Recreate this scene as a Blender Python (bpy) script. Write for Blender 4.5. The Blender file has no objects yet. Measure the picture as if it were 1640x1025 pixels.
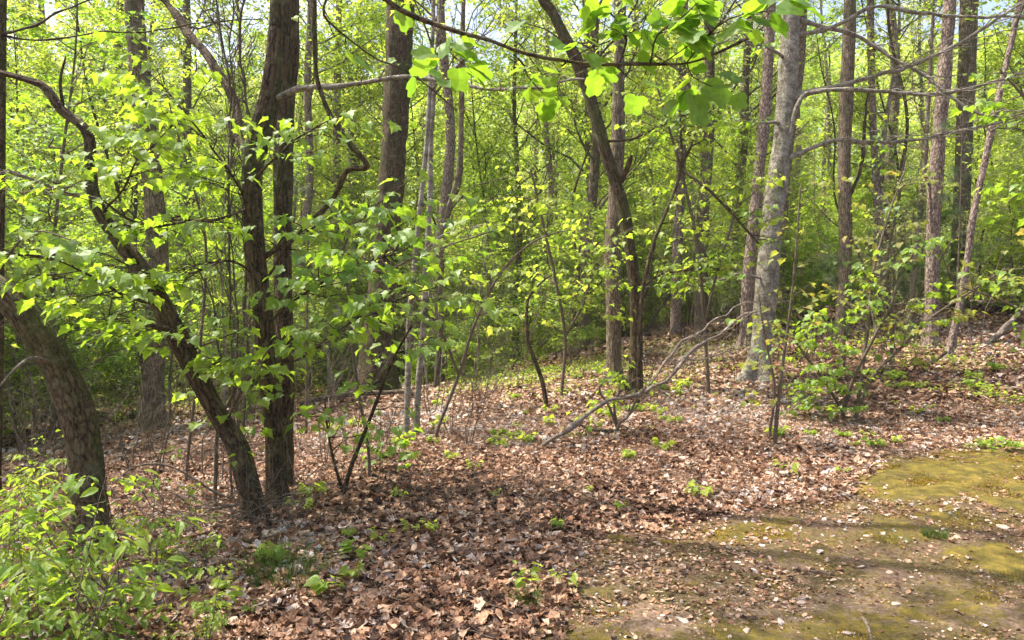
import bpy, math
import numpy as np
from mathutils import Vector, Matrix

# ------------------------------------------------------------------ camera, sky, sun, exposure
scene = bpy.context.scene
COL = scene.collection
R = math.radians
F = 1190.0                      # focal length in photo pixels (photo 1640 x 1025)
PITCH = R(2.0)
CAM = np.array([0.0, 0.0, 1.6])
cd = bpy.data.cameras.new("camera")
cd.sensor_width = 36.0
cd.lens = 36.0 * F / 1640.0
cd.clip_end = 600
cam = bpy.data.objects.new("camera", cd)
cam.location = CAM
cam.rotation_euler = (R(90) - PITCH, 0, 0)
COL.objects.link(cam)
scene.camera = cam

SUN_EL, SUN_AZ = R(61), R(-70)  # azimuth clockwise from +Y (view direction); negative = left
sun_dir = Vector((math.sin(SUN_AZ) * math.cos(SUN_EL), math.cos(SUN_AZ) * math.cos(SUN_EL), math.sin(SUN_EL)))
world = bpy.data.worlds.new("World")
scene.world = world
world.use_nodes = True
wn = world.node_tree
for n in list(wn.nodes):
    wn.nodes.remove(n)
sky = wn.nodes.new("ShaderNodeTexSky")
sky.sky_type = 'NISHITA'
sky.sun_disc = False
sky.sun_elevation = SUN_EL
sky.sun_rotation = SUN_AZ
sky.air_density = 1.0
sky.dust_density = 5.0
bg = wn.nodes.new("ShaderNodeBackground")
bg.inputs[1].default_value = 0.15
wo = wn.nodes.new("ShaderNodeOutputWorld")
wn.links.new(sky.outputs[0], bg.inputs[0])
wn.links.new(bg.outputs[0], wo.inputs[0])
sl = bpy.data.lights.new("sun", 'SUN')
sl.energy = 4.2
sl.angle = R(0.5)
sl.color = (1.0, 0.94, 0.84)
so = bpy.data.objects.new("sun", sl)
so.rotation_euler = sun_dir.to_track_quat('Z', 'Y').to_euler()
so.location = (0, 0, 30)
COL.objects.link(so)
scene.view_settings.view_transform = 'Standard'
scene.view_settings.look = 'None'
scene.view_settings.gamma = 1
scene.view_settings.exposure = 1.3
scene.render.engine = 'CYCLES'
scene.cycles.max_bounces = 7
scene.cycles.diffuse_bounces = 4
scene.cycles.transmission_bounces = 5
scene.cycles.glossy_bounces = 2
scene.cycles.use_fast_gi = False

# ------------------------------------------------------------------ numeric helpers
rng = np.random.default_rng(7)

def nrm(v):
    return v / np.maximum(np.linalg.norm(v, axis=-1, keepdims=True), 1e-9)

_nd = np.random.default_rng(99)
_ND = [(nrm(_nd.normal(size=(10, 3))), _nd.uniform(0, 6.28, 10)) for _ in range(4)]

def noise(p, scale, k=0):
    """smooth pseudo noise about -1..1 of points (N,3)"""
    d, ph = _ND[k]
    q = p @ d.T * (scale * np.linspace(0.7, 1.6, 10)) + ph
    w = q + 0.8 * np.roll(np.sin(q * 0.77 + 1.3), 1, axis=-1)
    return np.sin(w).sum(-1) / 4.2

def sst(a, b, x):
    t = np.clip((x - a) / (b - a), 0, 1)
    return t * t * (3 - 2 * t)

def T(x, y):
    """terrain height"""
    x = np.asarray(x, float); y = np.asarray(y, float)
    z = 1.35 * sst(7.2, 19.5, 0.62 * x + 0.62 * y + 0.2) * sst(-3, 6, x)
    z = z - 0.85 * sst(3.2, 13, -0.75 * x + 0.42 * y) * sst(4, -2, x)
    z = z - 1.6 * sst(16.5, 32, y) * (1 - 0.55 * sst(5, 16, x))
    z = z + 15.0 * sst(46, 130, y)
    z = z + 5.0 * sst(30, 90, x)
    p = np.stack([x, y, 0 * x], -1)
    z = z + 0.035 * noise(p, 1.3, 0) + 0.07 * noise(p, 0.45, 1) * sst(3, 8, y) + 0.01 * noise(p, 5.0, 2)
    return z

_fw = np.array([0, math.cos(PITCH), -math.sin(PITCH)])
_up = np.array([0, math.sin(PITCH), math.cos(PITCH)])

def P(px, py, d):
    """place seen at photo pixel (px,py), d metres ahead -> metres in the wood"""
    return CAM + d * (_fw + np.array([1.0, 0, 0]) * (px - 820) / F + _up * (512.5 - py) / F)

def G(px, py):
    """ground point under a photo pixel, and its distance ahead"""
    d = 2.0
    while d < 90:
        q = P(px, py, d)
        if q[2] <= T(q[0], q[1]):
            return q, d
        d += 0.03
    return P(px, py, 25), 25

# ------------------------------------------------------------------ mesh collecting
class MB:
    def __init__(s):
        s.v, s.f, s.a, s.n = [], [], [], 0
    def add(s, v, faces, a=None):
        v = np.asarray(v, float).reshape(-1, 3)
        if len(v) == 0: return
        s.v.append(v)
        s.a.append(np.zeros_like(v) if a is None else np.asarray(a, float).reshape(-1, 3))
        if not isinstance(faces, list): faces = [faces]
        for f in faces:
            s.f.append(np.asarray(f, np.int64) + s.n)
        s.n += len(v)
    def build(s, name, mat, parent=None, origin=(0, 0, 0), smooth=True):
        me = bpy.data.meshes.new(name)
        v = np.concatenate(s.v) - np.asarray(origin)
        a = np.concatenate(s.a)
        tot, idx = [], []
        for f in s.f:
            tot.append(np.full(len(f), f.shape[1])); idx.append(f.ravel())
        tot = np.concatenate(tot); idx = np.concatenate(idx)
        st = np.concatenate([[0], np.cumsum(tot)[:-1]])
        me.vertices.add(len(v)); me.vertices.foreach_set("co", v.astype(np.float32).ravel())
        me.loops.add(len(idx)); me.loops.foreach_set("vertex_index", idx.astype(np.int32))
        me.polygons.add(len(tot))
        me.polygons.foreach_set("loop_start", st.astype(np.int32))
        me.polygons.foreach_set("loop_total", tot.astype(np.int32))
        me.polygons.foreach_set("use_smooth", np.full(len(tot), smooth))
        me.update(calc_edges=True)
        at = me.attributes.new("bk", 'FLOAT_VECTOR', 'POINT')
        at.data.foreach_set("vector", a.astype(np.float32).ravel())
        me.materials.append(mat)
        o = bpy.data.objects.new(name, me)
        COL.objects.link(o)
        if parent is not None: o.parent = parent
        return o

def tag(o, label=None, cat=None, group=None, kind=None):
    if label: o["label"] = label
    if cat: o["category"] = cat
    if group: o["group"] = group
    if kind: o["kind"] = kind
    return o

def empty(name, loc, label, cat, group=None):
    o = bpy.data.objects.new(name, None)
    o.empty_display_size = 0.2
    COL.objects.link(o); o.location = loc
    return tag(o, label, cat, group)

def copy_thing(root, loc, rz=0.0, sc=1.0, label=None, group=None, tilt=(0, 0)):
    r = root.copy(); COL.objects.link(r)
    r.location = loc; r.rotation_euler = (tilt[0], tilt[1], rz); r.scale = (sc, sc, sc)
    if label: r["label"] = label
    if group: r["group"] = group
    for ch in root.children:
        c = ch.copy(); COL.objects.link(c); c.parent = r
        for g in ch.children:
            e = g.copy(); COL.objects.link(e); e.parent = c
    return r

def spline(pts, step):
    """Catmull-Rom through rows (x,y,z,r), resampled"""
    p = np.asarray(pts, float)
    q = np.vstack([2 * p[0] - p[1], p, 2 * p[-1] - p[-2]])
    out = []
    for i in range(1, len(q) - 2):
        L = np.linalg.norm(q[i + 1, :3] - q[i, :3])
        n = max(2, int(L / step))
        t = np.linspace(0, 1, n, endpoint=False)[:, None]
        a, b, c, d = q[i - 1], q[i], q[i + 1], q[i + 2]
        out.append(0.5 * (2 * b + (c - a) * t + (2 * a - 5 * b + 4 * c - d) * t ** 2 + (3 * b - a - 3 * c + d) * t ** 3))
    out.append(p[-1:])
    o = np.vstack(out)
    o[:, 3] = np.maximum(o[:, 3], 0.0008)
    return o

def tube(mb, pts, sides=10, step=0.1, rough=0.06, flare=0.0, seed=0, furrow=0.0, kink=0.0):
    s = spline(pts, step)
    if kink:
        q = s[:, :3] * 1.0 + seed
        off = np.stack([noise(q, 4.5, 0), noise(q + 7, 4.5, 1), noise(q + 13, 4.5, 2)], -1) + .5 * np.stack([noise(q, 13, 2), noise(q + 5, 13, 3), noise(q + 9, 13, 0)], -1)
        s[:, :3] += off * kink * np.minimum(np.linspace(0, 8, len(s)), 1)[:, None]
        s[:, 3] *= 1 + .22 * noise(q + 3, 16, 3)
    c, r = s[:, :3], s[:, 3]
    tg = nrm(np.gradient(c, axis=0))
    n = np.zeros_like(c)
    ref = np.array([1.0, 0.05, 0]) if abs(tg[0][0]) < 0.9 else np.array([0, 1.0, 0])
    cur = nrm(ref - tg[0] * (ref @ tg[0]))
    for i in range(len(c)):
        cur = nrm(cur - tg[i] * (cur @ tg[i])); n[i] = cur
    b = np.cross(tg, n)
    L = np.concatenate([[0], np.cumsum(np.linalg.norm(np.diff(c, axis=0), axis=1))])
    th = np.linspace(0, 2 * np.pi, sides, endpoint=False)
    ct, stt = np.cos(th), np.sin(th)
    dirv = n[:, None] * ct[None, :, None] + b[:, None] * stt[None, :, None]
    rr = np.repeat(r[:, None], sides, 1)
    base = c[:, None] + dirv * rr[..., None]
    fl = base.reshape(-1, 3) + seed * 3.1
    rr = rr * (1 + rough * noise(fl, 4.0, 1).reshape(rr.shape) + rough * 0.6 * noise(fl, 11.0, 2).reshape(rr.shape))
    if furrow:
        w = np.stack([ct[None] * r[:, None] * 1.0, stt[None] * r[:, None], np.repeat(L[:, None] * 0.12, sides, 1)], -1).reshape(-1, 3) + seed
        f = noise(w, 60.0, 3).reshape(rr.shape)
        rr = rr + furrow * np.clip(f, -1, 0.35)
    if flare:
        e = np.exp(-np.clip(L - 0.12, 0, 99) / (flare * 1.2))
        rr = rr * (1 + e[:, None] * (0.35 + 0.42 * np.cos(th * 4 + seed)[None] + 0.22 * np.cos(th * 3 + 2 * seed)[None]))
    v = c[:, None] + dirv * rr[..., None]
    m = len(c)
    i = np.arange(m - 1)[:, None] * sides; j = np.arange(sides)[None]; j2 = (j + 1) % sides
    f = np.stack([i + j, i + j2, i + sides + j2, i + sides + j], -1).reshape(-1, 4)
    a = np.stack([ct[None] * r[:, None], stt[None] * r[:, None], np.repeat(L[:, None], sides, 1)], -1)
    v = np.vstack([v.reshape(-1, 3), c[-1:] + tg[-1:] * r[-1]])
    a = np.vstack([a.reshape(-1, 3), [[0, 0, L[-1]]]])
    k = (m - 1) * sides
    cap = np.stack([k + np.arange(sides), k + (np.arange(sides) + 1) % sides, np.full(sides, m * sides)], -1)
    mb.add(v, [f, cap], a)
    return s

# --- batches of bezier twigs: B (N,3,3), radii r0,r1 (N,)
def bez(B, t):
    t = t[..., None]
    return B[:, 0][:, None] * (1 - t) ** 2 + 2 * B[:, 1][:, None] * t * (1 - t) + B[:, 2][:, None] * t ** 2

def dbez(B, t):
    t = t[..., None]
    return 2 * (1 - t) * (B[:, 1] - B[:, 0])[:, None] + 2 * t * (B[:, 2] - B[:, 1])[:, None]

def twigs(mb, B, r0, r1, sides=3, seg=4, wob=0.0, rg=rng):
    N = len(B)
    if N == 0: return
    t = np.tile(np.linspace(0, 1, seg + 1), (N, 1))
    c = bez(B, t); tg = nrm(dbez(B, t))
    if wob:
        ln = np.linalg.norm(B[:, 2] - B[:, 0], axis=1)
        c[:, 1:] += rg.normal(0, 1, c[:, 1:].shape) * (wob * ln)[:, None, None]
    ref = np.where(np.abs(tg[..., 2:3]) > 0.9, np.array([1.0, 0, 0]), np.array([0, 0, 1.0]))
    n = nrm(np.cross(tg, ref)); b = np.cross(tg, n)
    r = r0[:, None] * (1 - t) + r1[:, None] * t
    th = np.linspace(0, 2 * np.pi, sides, endpoint=False)
    v = c[:, :, None] + (n[:, :, None] * np.cos(th)[:, None] + b[:, :, None] * np.sin(th)[:, None]) * r[:, :, None, None]
    L = t * np.linalg.norm(B[:, 2] - B[:, 0], axis=1)[:, None]
    a = np.stack(np.broadcast_arrays(np.cos(th)[None, None] * r[..., None], np.sin(th)[None, None] * r[..., None], L[..., None]), -1)
    base = (np.arange(N) * (seg + 1) * sides)[:, None, None] + (np.arange(seg) * sides)[None, :, None]
    j = np.arange(sides)[None, None]; j2 = (j + 1) % sides
    f = np.stack(np.broadcast_arrays(base + j, base + j2, base + sides + j2, base + sides + j), -1).reshape(-1, 4)
    mb.add(v.reshape(-1, 3), f, a.reshape(-1, 3))

def kids(B, r0, r1, n, tr, L, ang, flat, up, rg, taper=0.5, curve=0.15):
    """n child twigs on each parent twig"""
    N = len(B)
    t = tr[0] + (tr[1] - tr[0]) * (np.arange(n)[None] + rg.uniform(0, 1, (N, n))) / n
    p = bez(B, t); tg = nrm(dbez(B, t))
    z = np.array([0, 0, 1.0])
    side = nrm(np.cross(tg, z) + 1e-4) * np.where(np.arange(n) % 2 == 0, 1, -1)[None, :, None]
    rnd = nrm(rg.normal(size=side.shape)); rnd = nrm(rnd - tg * (rnd * tg).sum(-1, keepdims=True))
    side = nrm(side * flat + rnd * (1 - flat * 0.8))
    a = ang + rg.normal(0, 0.18, (N, n)); a = a[..., None]
    d = tg * np.cos(a) + side * np.sin(a)
    d[..., 2] = d[..., 2] * (1 - 0.6 * flat) + up
    d = nrm(d)
    ln = L * rg.uniform(0.55, 1.15, (N, n)) * (1 - taper * t)
    ln = ln[..., None]
    mid = p + d * ln * 0.5 + rg.normal(0, 0.07, p.shape) * ln
    end = p + d * ln + rg.normal(0, 0.08, p.shape) * ln + z * (curve * ln)
    C = np.stack([p, mid, end], 2).reshape(-1, 3, 3)
    rp = (r0[:, None] * (1 - t) + r1[:, None] * t)
    c0 = np.minimum(rp * 0.62, 0.012 * ln[..., 0] + 0.0012).ravel()
    return C, c0, np.maximum(c0 * 0.3, 0.0009)

# ------------------------------------------------------------------ leaves
def fan(outline, bend=0.15, fold=0.12):
    """flat outline (x side, y along, 0..1) -> centre vertex fan with a folded midrib and drooping tip"""
    o = np.array(outline, float)
    c = np.array([[0, 0.42]])
    p = np.vstack([c, o])
    z = -fold * np.abs(p[:, 0]) * -1.0 - bend * p[:, 1] ** 2
    v = np.column_stack([p, z])
    n = len(o)
    f = np.stack([np.zeros(n, int), 1 + np.arange(n), 1 + (np.arange(n) + 1) % n], -1)
    return v, f

MAPLE = fan([(0, 0), (-.2, -.08), (-.46, -.02), (-.42, .2), (-.62, .5), (-.36, .52), (-.3, .72), (-.14, .82), (0, 1.05),
             (.14, .82), (.3, .72), (.36, .52), (.62, .5), (.42, .2), (.46, -.02), (.2, -.08)], 0.35, 0.25)
TULIP = fan([(0, 0), (-.25, -.05), (-.48, .12), (-.5, .38), (-.36, .52), (-.4, .8), (-.22, .95), (0, .84),
             (.22, .95), (.4, .8), (.36, .52), (.5, .38), (.48, .12), (.25, -.05)], 0.22, 0.18)
HEART = fan([(0, 0), (-.2, -.1), (-.42, .05), (-.46, .32), (-.3, .65), (0, 1.0), (.3, .65), (.46, .32), (.42, .05), (.2, -.1)], 0.25, 0.2)
OVAL = fan([(0, 0), (-.16, .15), (-.24, .42), (-.17, .75), (0, 1.0), (.17, .75), (.24, .42), (.16, .15)], 0.3, 0.35)
STAR4 = (np.array([(0, 0, 0), (-.5, .4, .1), (-.12, .5, 0), (0, 1, -.2), (.12, .5, 0), (.5, .4, .1)], float),
         np.array([(0, 2, 1), (0, 4, 2), (2, 4, 3), (0, 5, 4)]))
DIAM = (np.array([(0, 0, 0), (-.4, .5, .12), (0, 1, -.12), (.4, .5, .12)], float), np.array([(0, 2, 1), (0, 3, 2)]))
OAKD = fan([(0, 0), (-.1, .12), (-.3, .2), (-.12, .32), (-.42, .48), (-.16, .58), (-.34, .82), (-.1, .84), (0, 1.05),
            (.1, .84), (.34, .82), (.16, .58), (.42, .48), (.12, .32), (.3, .2), (.1, .12)], 0, 0)
OVALD = fan([(0, 0), (-.2, .18), (-.3, .45), (-.2, .78), (0, 1.0), (.2, .78), (.3, .45), (.2, .18)], 0, 0)
BITD = fan([(-.3, 0), (-.45, .5), (-.1, .8), (.35, .62), (.3, .1)], 0, 0)
QUADD = (np.array([(-.35, 0, 0), (-.42, .6, .1), (0, 1, -.03), (.4, .55, .12), (.3, .05, 0.02)], float), np.array([(0, 4, 1), (1, 4, 3), (1, 3, 2)]))

def scatter(mb, base, pos, axis, normal, size, rg, curl=None, hue=0.0):
    """one copy of base at each pos; axis = along the leaf; curl (N,2) bends each copy"""
    bv, bf = base
    N = len(pos)
    if N == 0: return
    y = nrm(axis); x = nrm(np.cross(y, normal)); z = np.cross(x, y)
    loc = np.repeat(bv[None], N, 0)
    if curl is not None:
        loc[..., 2] += curl[:, :1] * (loc[..., 0] ** 2) * 2.2 + curl[:, 1:2] * (loc[..., 1] - 0.5) ** 2
        loc[..., 2] += rg.normal(0, 0.045, loc.shape[:2])
    loc = loc * size[:, None, None]
    v = pos[:, None] + loc[..., :1] * x[:, None] + loc[..., 1:2] * y[:, None] + loc[..., 2:] * z[:, None]
    k = len(bv)
    f = (np.arange(N) * k)[:, None, None] + bf[None]
    rn = np.column_stack([rg.uniform(0, 1, N), rg.uniform(0, 1, N), np.full(N, hue)])
    mb.add(v.reshape(-1, 3), f.reshape(-1, bf.shape[1]), np.repeat(rn, k, 0))

def leafed(mb, B, n, tr, size, base, rg, droop=0.25, nj=0.35, stalk=0.02, hue=0.0, flat=0.8, keep=1.0):
    """n leaves along each twig"""
    N = len(B)
    if N == 0: return
    t = tr[0] + (tr[1] - tr[0]) * (np.arange(n)[None] + rg.uniform(0.2, 0.8, (N, n))) / n
    t[:, -1] = 1.0
    p = bez(B, t); tg = nrm(dbez(B, t))
    z = np.array([0, 0, 1.0])
    side = nrm(np.cross(tg, z) + 1e-4) * np.where(np.arange(n) % 2 == 0, 1, -1)[None, :, None]
    d = nrm(tg * 0.7 + side * np.where(t[..., None] > 0.97, 0.1, 1.0) + rg.normal(0, 0.3, p.shape))
    d[..., 2] = d[..., 2] * (1 - flat) - droop * rg.uniform(0.2, 1.6, d[..., 2].shape)
    d = nrm(d)
    nn = z + rg.normal(0, nj, p.shape)
    s = size * rg.uniform(0.4, 1.3, (N, n))
    p = p + d * stalk
    if keep < 1:
        kk = (rg.uniform(0, 1, (N, 1)) < keep) & np.ones((N, n), bool)
        scatter(mb, base, p[kk], d[kk], nn[kk], s[kk], rg, None, hue); return
    scatter(mb, base, p.reshape(-1, 3), d.reshape(-1, 3), nn.reshape(-1, 3), s.ravel(), rg, None, hue)

def to_bez(s, k=8):
    """chop a sampled path (M,4) to beziers"""
    idx = np.linspace(0, len(s) - 1, k + 1).astype(int)
    out = []
    for a, b in zip(idx[:-1], idx[1:]):
        if b <= a: continue
        m = (a + b) // 2
        out.append([s[a, :3], 2 * s[m, :3] - 0.5 * (s[a, :3] + s[b, :3]), s[b, :3]])
    return np.array(out), s[idx[:-1], 3][:len(out)], s[idx[1:], 3][:len(out)]

# ------------------------------------------------------------------ materials
def newmat(name):
    m = bpy.data.materials.new(name); m.use_nodes = True
    nt = m.node_tree
    for n in list(nt.nodes): nt.nodes.remove(n)
    out = nt.nodes.new("ShaderNodeOutputMaterial")
    return m, nt, out

def N_(nt, typ, **kw):
    n = nt.nodes.new(typ)
    for k, v in kw.items():
        if k.startswith("i_"):
            n.inputs[int(k[2:])].default_value = v
        else:
            setattr(n, k, v)
    return n

def ramp(nt, fac, stops):
    r = nt.nodes.new("ShaderNodeValToRGB")
    e = r.color_ramp.elements
    while len(e) > 1: e.remove(e[-1])
    e[0].position = stops[0][0]; e[0].color = (*stops[0][1], 1)
    for p, c in stops[1:]:
        k = e.new(p); k.color = (*c, 1)
    nt.links.new(fac, r.inputs[0])
    return r.outputs[0]

def mix(nt, fac, a, b):
    m = nt.nodes.new("ShaderNodeMix"); m.data_type = 'RGBA'
    for sock, val in ((m.inputs[0], fac), (m.inputs[6], a), (m.inputs[7], b)):
        if hasattr(val, "is_linked"): nt.links.new(val, sock)
        elif isinstance(val, (int, float)): sock.default_value = val
        else: sock.default_value = (*val, 1)
    return m.outputs[2]

def leaf_mat(name, dark, light, yellow, trans=0.5, gloss=0.12):
    m, nt, out = newmat(name)
    at = N_(nt, "ShaderNodeAttribute", attribute_name="bk")
    sp = N_(nt, "ShaderNodeSeparateXYZ"); nt.links.new(at.outputs["Vector"], sp.inputs[0])
    oi = N_(nt, "ShaderNodeObjectInfo")
    c = mix(nt, sp.outputs[0], dark, light)
    rr = N_(nt, "ShaderNodeMath", operation='MULTIPLY', i_1=0.45); nt.links.new(oi.outputs["Random"], rr.inputs[0])
    c = mix(nt, rr.outputs[0], c, yellow)
    y = N_(nt, "ShaderNodeMath", operation='POWER', i_1=5.0); nt.links.new(sp.outputs[1], y.inputs[0])
    c = mix(nt, y.outputs[0], c, yellow)
    te = N_(nt, "ShaderNodeTexNoise"); te.inputs["Scale"].default_value = 45.0
    co = N_(nt, "ShaderNodeTexCoord"); nt.links.new(co.outputs["Object"], te.inputs["Vector"])
    hs = N_(nt, "ShaderNodeHueSaturation")
    mr = N_(nt, "ShaderNodeMapRange", i_1=0.3, i_2=0.7, i_3=0.82, i_4=1.18); nt.links.new(te.outputs[0], mr.inputs[0])
    nt.links.new(mr.outputs[0], hs.inputs["Value"]); nt.links.new(c, hs.inputs["Color"])
    c = hs.outputs[0]
    df = N_(nt, "ShaderNodeBsdfDiffuse"); nt.links.new(c, df.inputs[0])
    tr = N_(nt, "ShaderNodeBsdfTranslucent")
    h2 = N_(nt, "ShaderNodeHueSaturation"); h2.inputs["Hue"].default_value = 0.485; h2.inputs["Saturation"].default_value = 1.06
    h2.inputs["Value"].default_value = 2.2
    nt.links.new(c, h2.inputs["Color"]); nt.links.new(h2.outputs[0], tr.inputs[0])
    mx = N_(nt, "ShaderNodeMixShader", i_0=trans)
    nt.links.new(df.outputs[0], mx.inputs[1]); nt.links.new(tr.outputs[0], mx.inputs[2])
    gl = N_(nt, "ShaderNodeBsdfGlossy"); gl.inputs["Roughness"].default_value = 0.5
    gl.inputs[0].default_value = (0.9, 0.95, 0.9, 1)
    fr = N_(nt, "ShaderNodeLayerWeight", i_0=0.25)
    g2 = N_(nt, "ShaderNodeMath", operation='MULTIPLY', i_1=gloss * 0.35); nt.links.new(fr.outputs[1], g2.inputs[0])
    g3 = N_(nt, "ShaderNodeMath", operation='ADD', i_1=gloss * 0.16); nt.links.new(g2.outputs[0], g3.inputs[0])
    m2 = N_(nt, "ShaderNodeMixShader"); nt.links.new(g3.outputs[0], m2.inputs[0])
    nt.links.new(mx.outputs[0], m2.inputs[1]); nt.links.new(gl.outputs[0], m2.inputs[2])
    nt.links.new(m2.outputs[0], out.inputs[0])
    return m

def bark_mat(name, dark, light, scale=1.0, stretch=0.18, bump=0.6, lichen=0.0, lich_col=(0.32, 0.34, 0.27), ring=0.0, moss=0.0):
    m, nt, out = newmat(name)
    at = N_(nt, "ShaderNodeAttribute", attribute_name="bk")
    mp = N_(nt, "ShaderNodeMapping"); mp.inputs["Scale"].default_value = (1, 1, stretch)
    nt.links.new(at.outputs["Vector"], mp.inputs[0])
    wn_ = N_(nt, "ShaderNodeTexNoise"); wn_.inputs["Scale"].default_value = 22; nt.links.new(at.outputs["Vector"], wn_.inputs["Vector"])
    va = N_(nt, "ShaderNodeVectorMath", operation='SCALE'); va.inputs["Scale"].default_value = 0.035
    nt.links.new(wn_.outputs["Color"], va.inputs[0])
    vb = N_(nt, "ShaderNodeVectorMath", operation='ADD'); nt.links.new(mp.outputs[0], vb.inputs[0]); nt.links.new(va.outputs[0], vb.inputs[1])
    vo = N_(nt, "ShaderNodeTexVoronoi", feature='DISTANCE_TO_EDGE'); vo.inputs["Scale"].default_value = 48 * scale
    nt.links.new(vb.outputs[0], vo.inputs["Vector"])
    fi = N_(nt, "ShaderNodeTexNoise"); fi.inputs["Scale"].default_value = 130 * scale; fi.inputs["Detail"].default_value = 5
    nt.links.new(vb.outputs[0], fi.inputs["Vector"])
    r1 = N_(nt, "ShaderNodeMapRange", i_1=0.0, i_2=0.28, i_3=0.0, i_4=1.0); nt.links.new(vo.outputs["Distance"], r1.inputs[0])
    ad = N_(nt, "ShaderNodeMath", operation='MULTIPLY_ADD', i_1=0.55); nt.links.new(r1.outputs[0], ad.inputs[0])
    f2 = N_(nt, "ShaderNodeMath", operation='MULTIPLY_ADD', i_1=1.5, i_2=-0.5); nt.links.new(fi.outputs[0], f2.inputs[0])
    nt.links.new(f2.outputs[0], ad.inputs[2])
    c = ramp(nt, ad.outputs[0], [(0.1, dark), (0.5, tuple(0.5 * (a + b) for a, b in zip(dark, light))), (0.95, light)])
    lg = N_(nt, "ShaderNodeTexNoise"); lg.inputs["Scale"].default_value = 9; lg.inputs["Detail"].default_value = 6; lg.inputs["Roughness"].default_value = 0.65
    nt.links.new(at.outputs["Vector"], lg.inputs["Vector"])
    if lichen:
        f = N_(nt, "ShaderNodeMapRange", i_1=0.62 - 0.2 * lichen, i_2=0.68, i_3=0.0, i_4=0.75); nt.links.new(lg.outputs[0], f.inputs[0])
        c = mix(nt, f.outputs[0], c, lich_col)
    if moss:
        l2 = N_(nt, "ShaderNodeTexNoise"); l2.inputs["Scale"].default_value = 5; l2.inputs["Detail"].default_value = 7
        nt.links.new(vb.outputs[0], l2.inputs["Vector"])
        f = N_(nt, "ShaderNodeMapRange", i_1=0.6 - 0.2 * moss, i_2=0.7, i_3=0.0, i_4=0.8); nt.links.new(l2.outputs[0], f.inputs[0])
        c = mix(nt, f.outputs[0], c, (0.07, 0.1, 0.02))
    if ring:
        mp2 = N_(nt, "ShaderNodeMapping"); mp2.inputs["Scale"].default_value = (6, 6, 22)
        nt.links.new(at.outputs["Vector"], mp2.inputs[0])
        n3 = N_(nt, "ShaderNodeTexNoise"); n3.inputs["Scale"].default_value = 1.6; n3.inputs["Detail"].default_value = 5
        nt.links.new(mp2.outputs[0], n3.inputs["Vector"])
        f = N_(nt, "ShaderNodeMapRange", i_1=0.5, i_2=0.62, i_3=0.0, i_4=ring); nt.links.new(n3.outputs[0], f.inputs[0])
        c = mix(nt, f.outputs[0], c, dark)
    b = N_(nt, "ShaderNodeBsdfPrincipled"); b.inputs["Roughness"].default_value = 0.9
    b.inputs["Specular IOR Level"].default_value = 0.2
    nt.links.new(c, b.inputs["Base Color"])
    bp = N_(nt, "ShaderNodeBump"); bp.inputs["Strength"].default_value = bump; bp.inputs["Distance"].default_value = 0.02
    nt.links.new(ad.outputs[0], bp.inputs["Height"]); nt.links.new(bp.outputs[0], b.inputs["Normal"])
    nt.links.new(b.outputs[0], out.inputs[0])
    return m

M = {}
M['leaf_maple'] = leaf_mat("maple_leaf", (0.08, 0.16, 0.018), (0.15, 0.27, 0.028), (0.23, 0.33, 0.038), 0.58, 0.14)
M['leaf_lime'] = leaf_mat("spring_leaf", (0.13, 0.215, 0.028), (0.215, 0.33, 0.04), (0.32, 0.38, 0.06), 0.6, 0.1)
M['leaf_tulip'] = leaf_mat("tulip_leaf", (0.085, 0.18, 0.02), (0.12, 0.24, 0.025), (0.17, 0.27, 0.03), 0.6, 0.12)
M['leaf_shrub'] = leaf_mat("shrub_leaf", (0.075, 0.15, 0.018), (0.14, 0.25, 0.028), (0.25, 0.31, 0.04), 0.5, 0.1)
M['leaf_olive'] = leaf_mat("olive_leaf", (0.12, 0.17, 0.03), (0.17, 0.24, 0.035), (0.28, 0.22, 0.05), 0.5, 0.12)
M['leaf_pale'] = leaf_mat("pale_leaf", (0.19, 0.25, 0.085), (0.28, 0.35, 0.12), (0.38, 0.37, 0.17), 0.55, 0.08)
M['needle'] = leaf_mat("pine_needle", (0.05, 0.10, 0.03), (0.11, 0.18, 0.05), (0.2, 0.2, 0.07), 0.25, 0.2)
M['moss_blade'] = leaf_mat("moss_blade", (0.07, 0.06, 0.012), (0.23, 0.17, 0.022), (0.42, 0.29, 0.04), 0.3, 0.05)
M['grass'] = leaf_mat("grass_blade", (0.08, 0.16, 0.02), (0.16, 0.28, 0.04), (0.3, 0.3, 0.1), 0.4, 0.1)
M['bark_dark'] = bark_mat("dark_bark", (0.012, 0.008, 0.005), (0.15, 0.10, 0.058), 0.6, 0.16, 1.0, 0.45, (0.2, 0.18, 0.09), 0, 0.5)
M['bark_brown'] = bark_mat("brown_bark", (0.022, 0.015, 0.008), (0.17, 0.12, 0.065), 0.7, 0.3, 0.8, 0.6, (0.18, 0.165, 0.1), 0.3, 0.55)
M['bark_grey'] = bark_mat("grey_bark", (0.075, 0.058, 0.042), (0.37, 0.32, 0.25), 0.9, 0.3, 0.9, 1.1, (0.58, 0.54, 0.45), 0.35, 0.1)
M['bark_ridged'] = bark_mat("ridged_bark", (0.03, 0.02, 0.013), (0.34, 0.26, 0.18), 0.7, 0.14, 1.0, 0.35, (0.36, 0.33, 0.25), 0, 0.22)
M['bark_pine'] = bark_mat("pine_bark", (0.05, 0.03, 0.022), (0.45, 0.34, 0.28), 0.45, 0.4, 1.0, 0.3, (0.42, 0.36, 0.31), 0, 0)
M['bark_twig'] = bark_mat("twig_bark", (0.06, 0.045, 0.032), (0.21, 0.165, 0.12), 2.0, 0.3, 0.3, 0.3, (0.3, 0.29, 0.24))
M['dead_wood'] = bark_mat("dead_wood", (0.06, 0.042, 0.03), (0.33, 0.26, 0.2), 1.8, 0.12, 0.5, 0.5, (0.5, 0.47, 0.42))
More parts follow.
